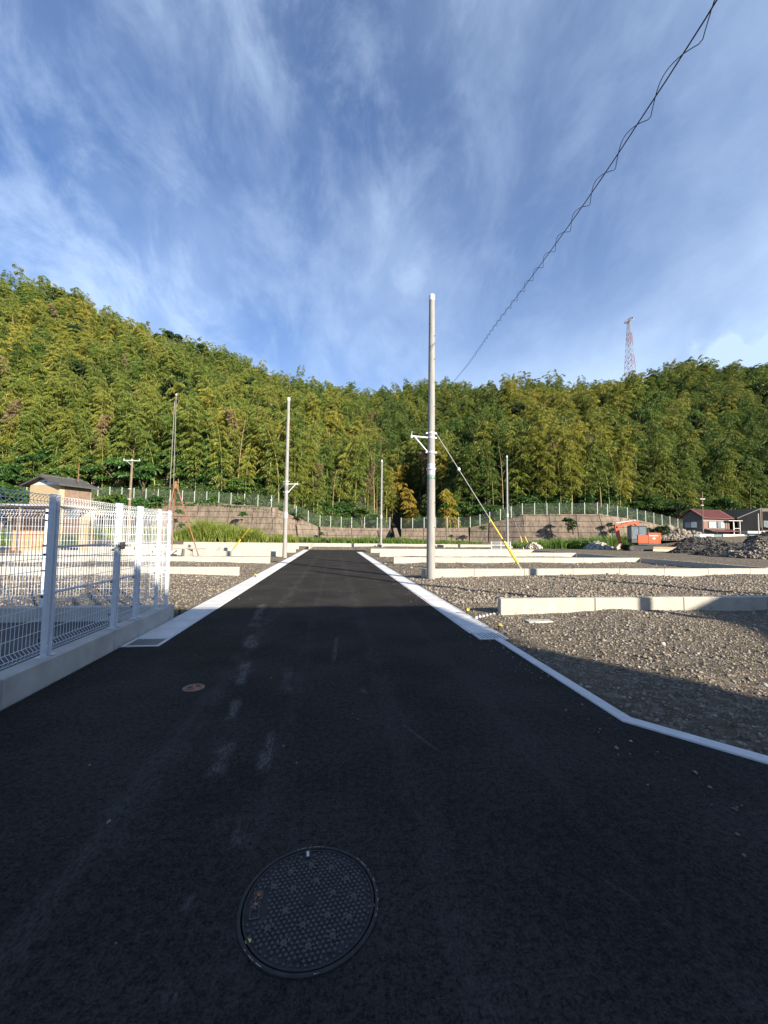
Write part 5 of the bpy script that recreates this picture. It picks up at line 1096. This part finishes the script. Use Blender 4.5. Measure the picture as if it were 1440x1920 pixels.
for i in range(nb_):
    z0, z1 = Ht*i/nb_, Ht*(i+1)/nb_; b = MB(); zm = (z0+z1)/2
    for k in range(4):
        a_, c_ = cs[k], cs[(k+1) % 4]
        for (u0, w0) in ((a_, c_), (c_, a_)): b.tube([(u0[0]*hw(z0), u0[1]*hw(z0), z0), (w0[0]*hw(z1), w0[1]*hw(z1), z1)], .07, 4, False)
        b.tube([(a_[0]*hw(z1), a_[1]*hw(z1), z1), (c_[0]*hw(z1), c_[1]*hw(z1), z1)], .07, 4, False)
    b.build('bracing', M['tred'] if (i//2) % 2 == 0 else M['twhite'], TW, fix=False)
b = MB(); b.tube([(math.cos(a_)*2.5, math.sin(a_)*2.5, 0) for a_ in np.linspace(0, 2*math.pi, 25)], .16, 6, False)
b.tube([(math.cos(a_)*1.5, math.sin(a_)*1.5, .1) for a_ in np.linspace(0, 2*math.pi, 19)], .1, 5, False)
for k in range(8): a_ = k*math.pi/4; b.tube([(math.cos(a_)*2.5, math.sin(a_)*2.5, 0), (math.cos(a_+.2)*.2, math.sin(a_+.2)*.2, -.3)], .09, 4)
for k in range(10): a_ = k*math.pi/5; b.box(math.cos(a_)*2.1-.3, math.cos(a_)*2.1+.3, math.sin(a_)*2.1-.3, math.sin(a_)*2.1+.3, -.12, .1)
rg = b.build('tower_ring', M['twhite'], TW, fix=False); rg.location = (0, 0, Ht+1.0); rg.rotation_euler = (math.radians(18), math.radians(-46), math.radians(-25))
b = MB(); b.tube([(0, 0, Ht-.5), (0, 0, Ht+1.1)], .3, 6); b.build('ring_mount', M['tred'], TW)
b = MB(); b.tube([(hw(Ht*.45), 0, Ht*.45), (hw(Ht*.45)+1.3, 0, Ht*.45+.1)], .1, 5); b.build('side_bracket', M['tred'], TW)
# ------------------------------------------------------------------ overhead twisted cable
cp = [(1420, -125), (1345, 0), (1240, 165), (1180, 262), (1135, 328), (1093, 387), (1035, 466), (985, 536), (930, 607), (880, 680), (850, 716), (836, 736)]
VP = Vector((805, 765)); pts3 = []
for px, py in cp: dd = (Vector((px, py))-VP).length; pts3.append(at(px, py, d=5000/dd))
dist = [0]
for a, b_ in zip(pts3[:-1], pts3[1:]): dist.append(dist[-1]+(b_-a).length)
def along(s_):
    k = max(i for i in range(len(dist)-1) if dist[i] <= s_ or i == 0); f_ = (s_-dist[k])/(dist[k+1]-dist[k]); return pts3[k].lerp(pts3[k+1], f_)
TC = thing('overhead_cable', 'black overhead cable wound with a loose spiral tie wire rising across the sky', 'cable')
b = MB(); n = 120; ln = dist[-1]; P = [along(ln*i/n) for i in range(n+1)]; P = [sum((P[max(0, min(n, i+j))] for j in (-3, -2, -1, 0, 1, 2, 3)), Vector())/7 if 3 <= i <= n-3 else P[i] for i in range(n+1)]
def along2(s_):
    f_ = s_/ln*n; k = min(n-1, int(f_)); return P[k].lerp(P[k+1], f_-k)
b.tube(P, .0135, 6); b.build('main_cable', M['black'], TC, smooth=True)
b = MB(); Q = []; per = 1.55; dr = (P[-1]-P[0]).normalized(); sd_ = dr.cross(Vector((0, 0, 1))).normalized(); up_ = sd_.cross(dr)
m_ = int(ln/per*16)
for i in range(m_+1):
    s_ = ln*i/m_; ph = (s_/per) % 1; c_ = along2(s_)
    if ph < .55: w = math.sin(ph/.55*math.pi); off = up_*.055*w-sd_*.07*w
    else: w = 1-abs((ph-.55)/.45*2-1)**.9; off = -up_*.14*w+sd_*.10*w
    Q.append(c_+off)
b.tube(Q, .008, 5); b.build('spiral_wire', M['black'], TC)
# ------------------------------------------------------------------ houses behind the photographer (their shade lies over the foreground)
def far_house(label, Dn, us, zs, u_walls, wall_z, depth, col):
    """gable silhouette in a plane square to the sun at distance Dn behind; u runs across"""
    e_u = c2w(.719, .695); e_v = c2w(-.695, .719); O = e_v*-Dn; h = thing('house', label, 'house', (O.x, O.y, 0), math.atan2(e_u.y, e_u.x)); tt = .2
    b = MB(); k = (zs[1]-zs[0])/(us[1]-us[0])
    ur, zr_ = us[1], zs[1]; b.prism([(u_walls[0], -.3), (u_walls[1], -.3), (u_walls[1], wall_z), (ur, zr_-.25), (u_walls[0], wall_z)], -depth, 0); b.build('wall', col, h)
    for (a0, a1) in ((us[0], zs[0]), (us[2], zs[2])):
        b = MB(); b.prism([(a0, a1), (ur, zr_), (ur, zr_-tt), (a0, a1-tt)], -depth-.4, .02); b.build('roof', M['tile'], h)
    for x in (u_walls[0]+1.2, (u_walls[0]+u_walls[1])/2+.8):
        for z in (1, 3.8):
            b = MB(); b.box(x, x+1.7, -depth-.06, -depth+.02, z, z+1.2, .01); f_ = b.build('window', M['white'], h); b = MB(); b.box(x+.08, x+1.62, -depth-.075, -depth-.061, z+.08, z+1.12); b.build('pane', M['glass'], f_)
            b = MB(); b.box(x, x+1.7, -.02, .06, z, z+1.2, .01); f_ = b.build('window', M['white'], h); b = MB(); b.box(x+.08, x+1.62, .061, .075, z+.08, z+1.12); b.build('pane', M['glass'], f_)
    b = MB(); b.box(u_walls[0]+3.4, u_walls[0]+4.4, -.02, .07, -.1, 2.1, .01); b.build('door', M['wood'], h)
    return h
T = math.tan(SUN_EL); D1 = 10.5
Z = lambda v, D_: (v+D_)*T
HB = far_house('pale two storey gabled house behind the photographer that shades the near road', D1, (-12., -2.5, 5.55), (Z(12.6, D1)-2.6, Z(12.6, D1), Z(7.1, D1)), (-10.5, 5.35), Z(7.1, D1)-.3, 8, M['cream'])
b = MB(); b.prism([(5.36, -2.7), (5.7, -2.7), (7.1, -.05), (5.36, -.05)], Z(5.6, D1), Z(5.95, D1), 'z'); b.build('corner_canopy', M['tile'], HB)
b = MB(); b.prism([(5.36, Z(5.9, D1)), (7.1, Z(5.9, D1)), (5.36, Z(7.1, D1))], -.25, -.02); b.build('canopy_gable', M['cream'], HB)
D2 = 15.
far_house('pale two storey gabled house behind the photographer off to the right', D2, (7.8, 12.2, 16.5), (Z(.2, D2), Z(2.6, D2), Z(-.4, D2)), (8.6, 15.8), Z(.2, D2)-.1, 8, M['pale_siding'])
# drop plant prototypes nothing used
for pr in BP+DP+SB:
    if pr.name not in usedb:
        for ch in list(pr.children): bpy.data.objects.remove(ch)
        bpy.data.objects.remove(pr)
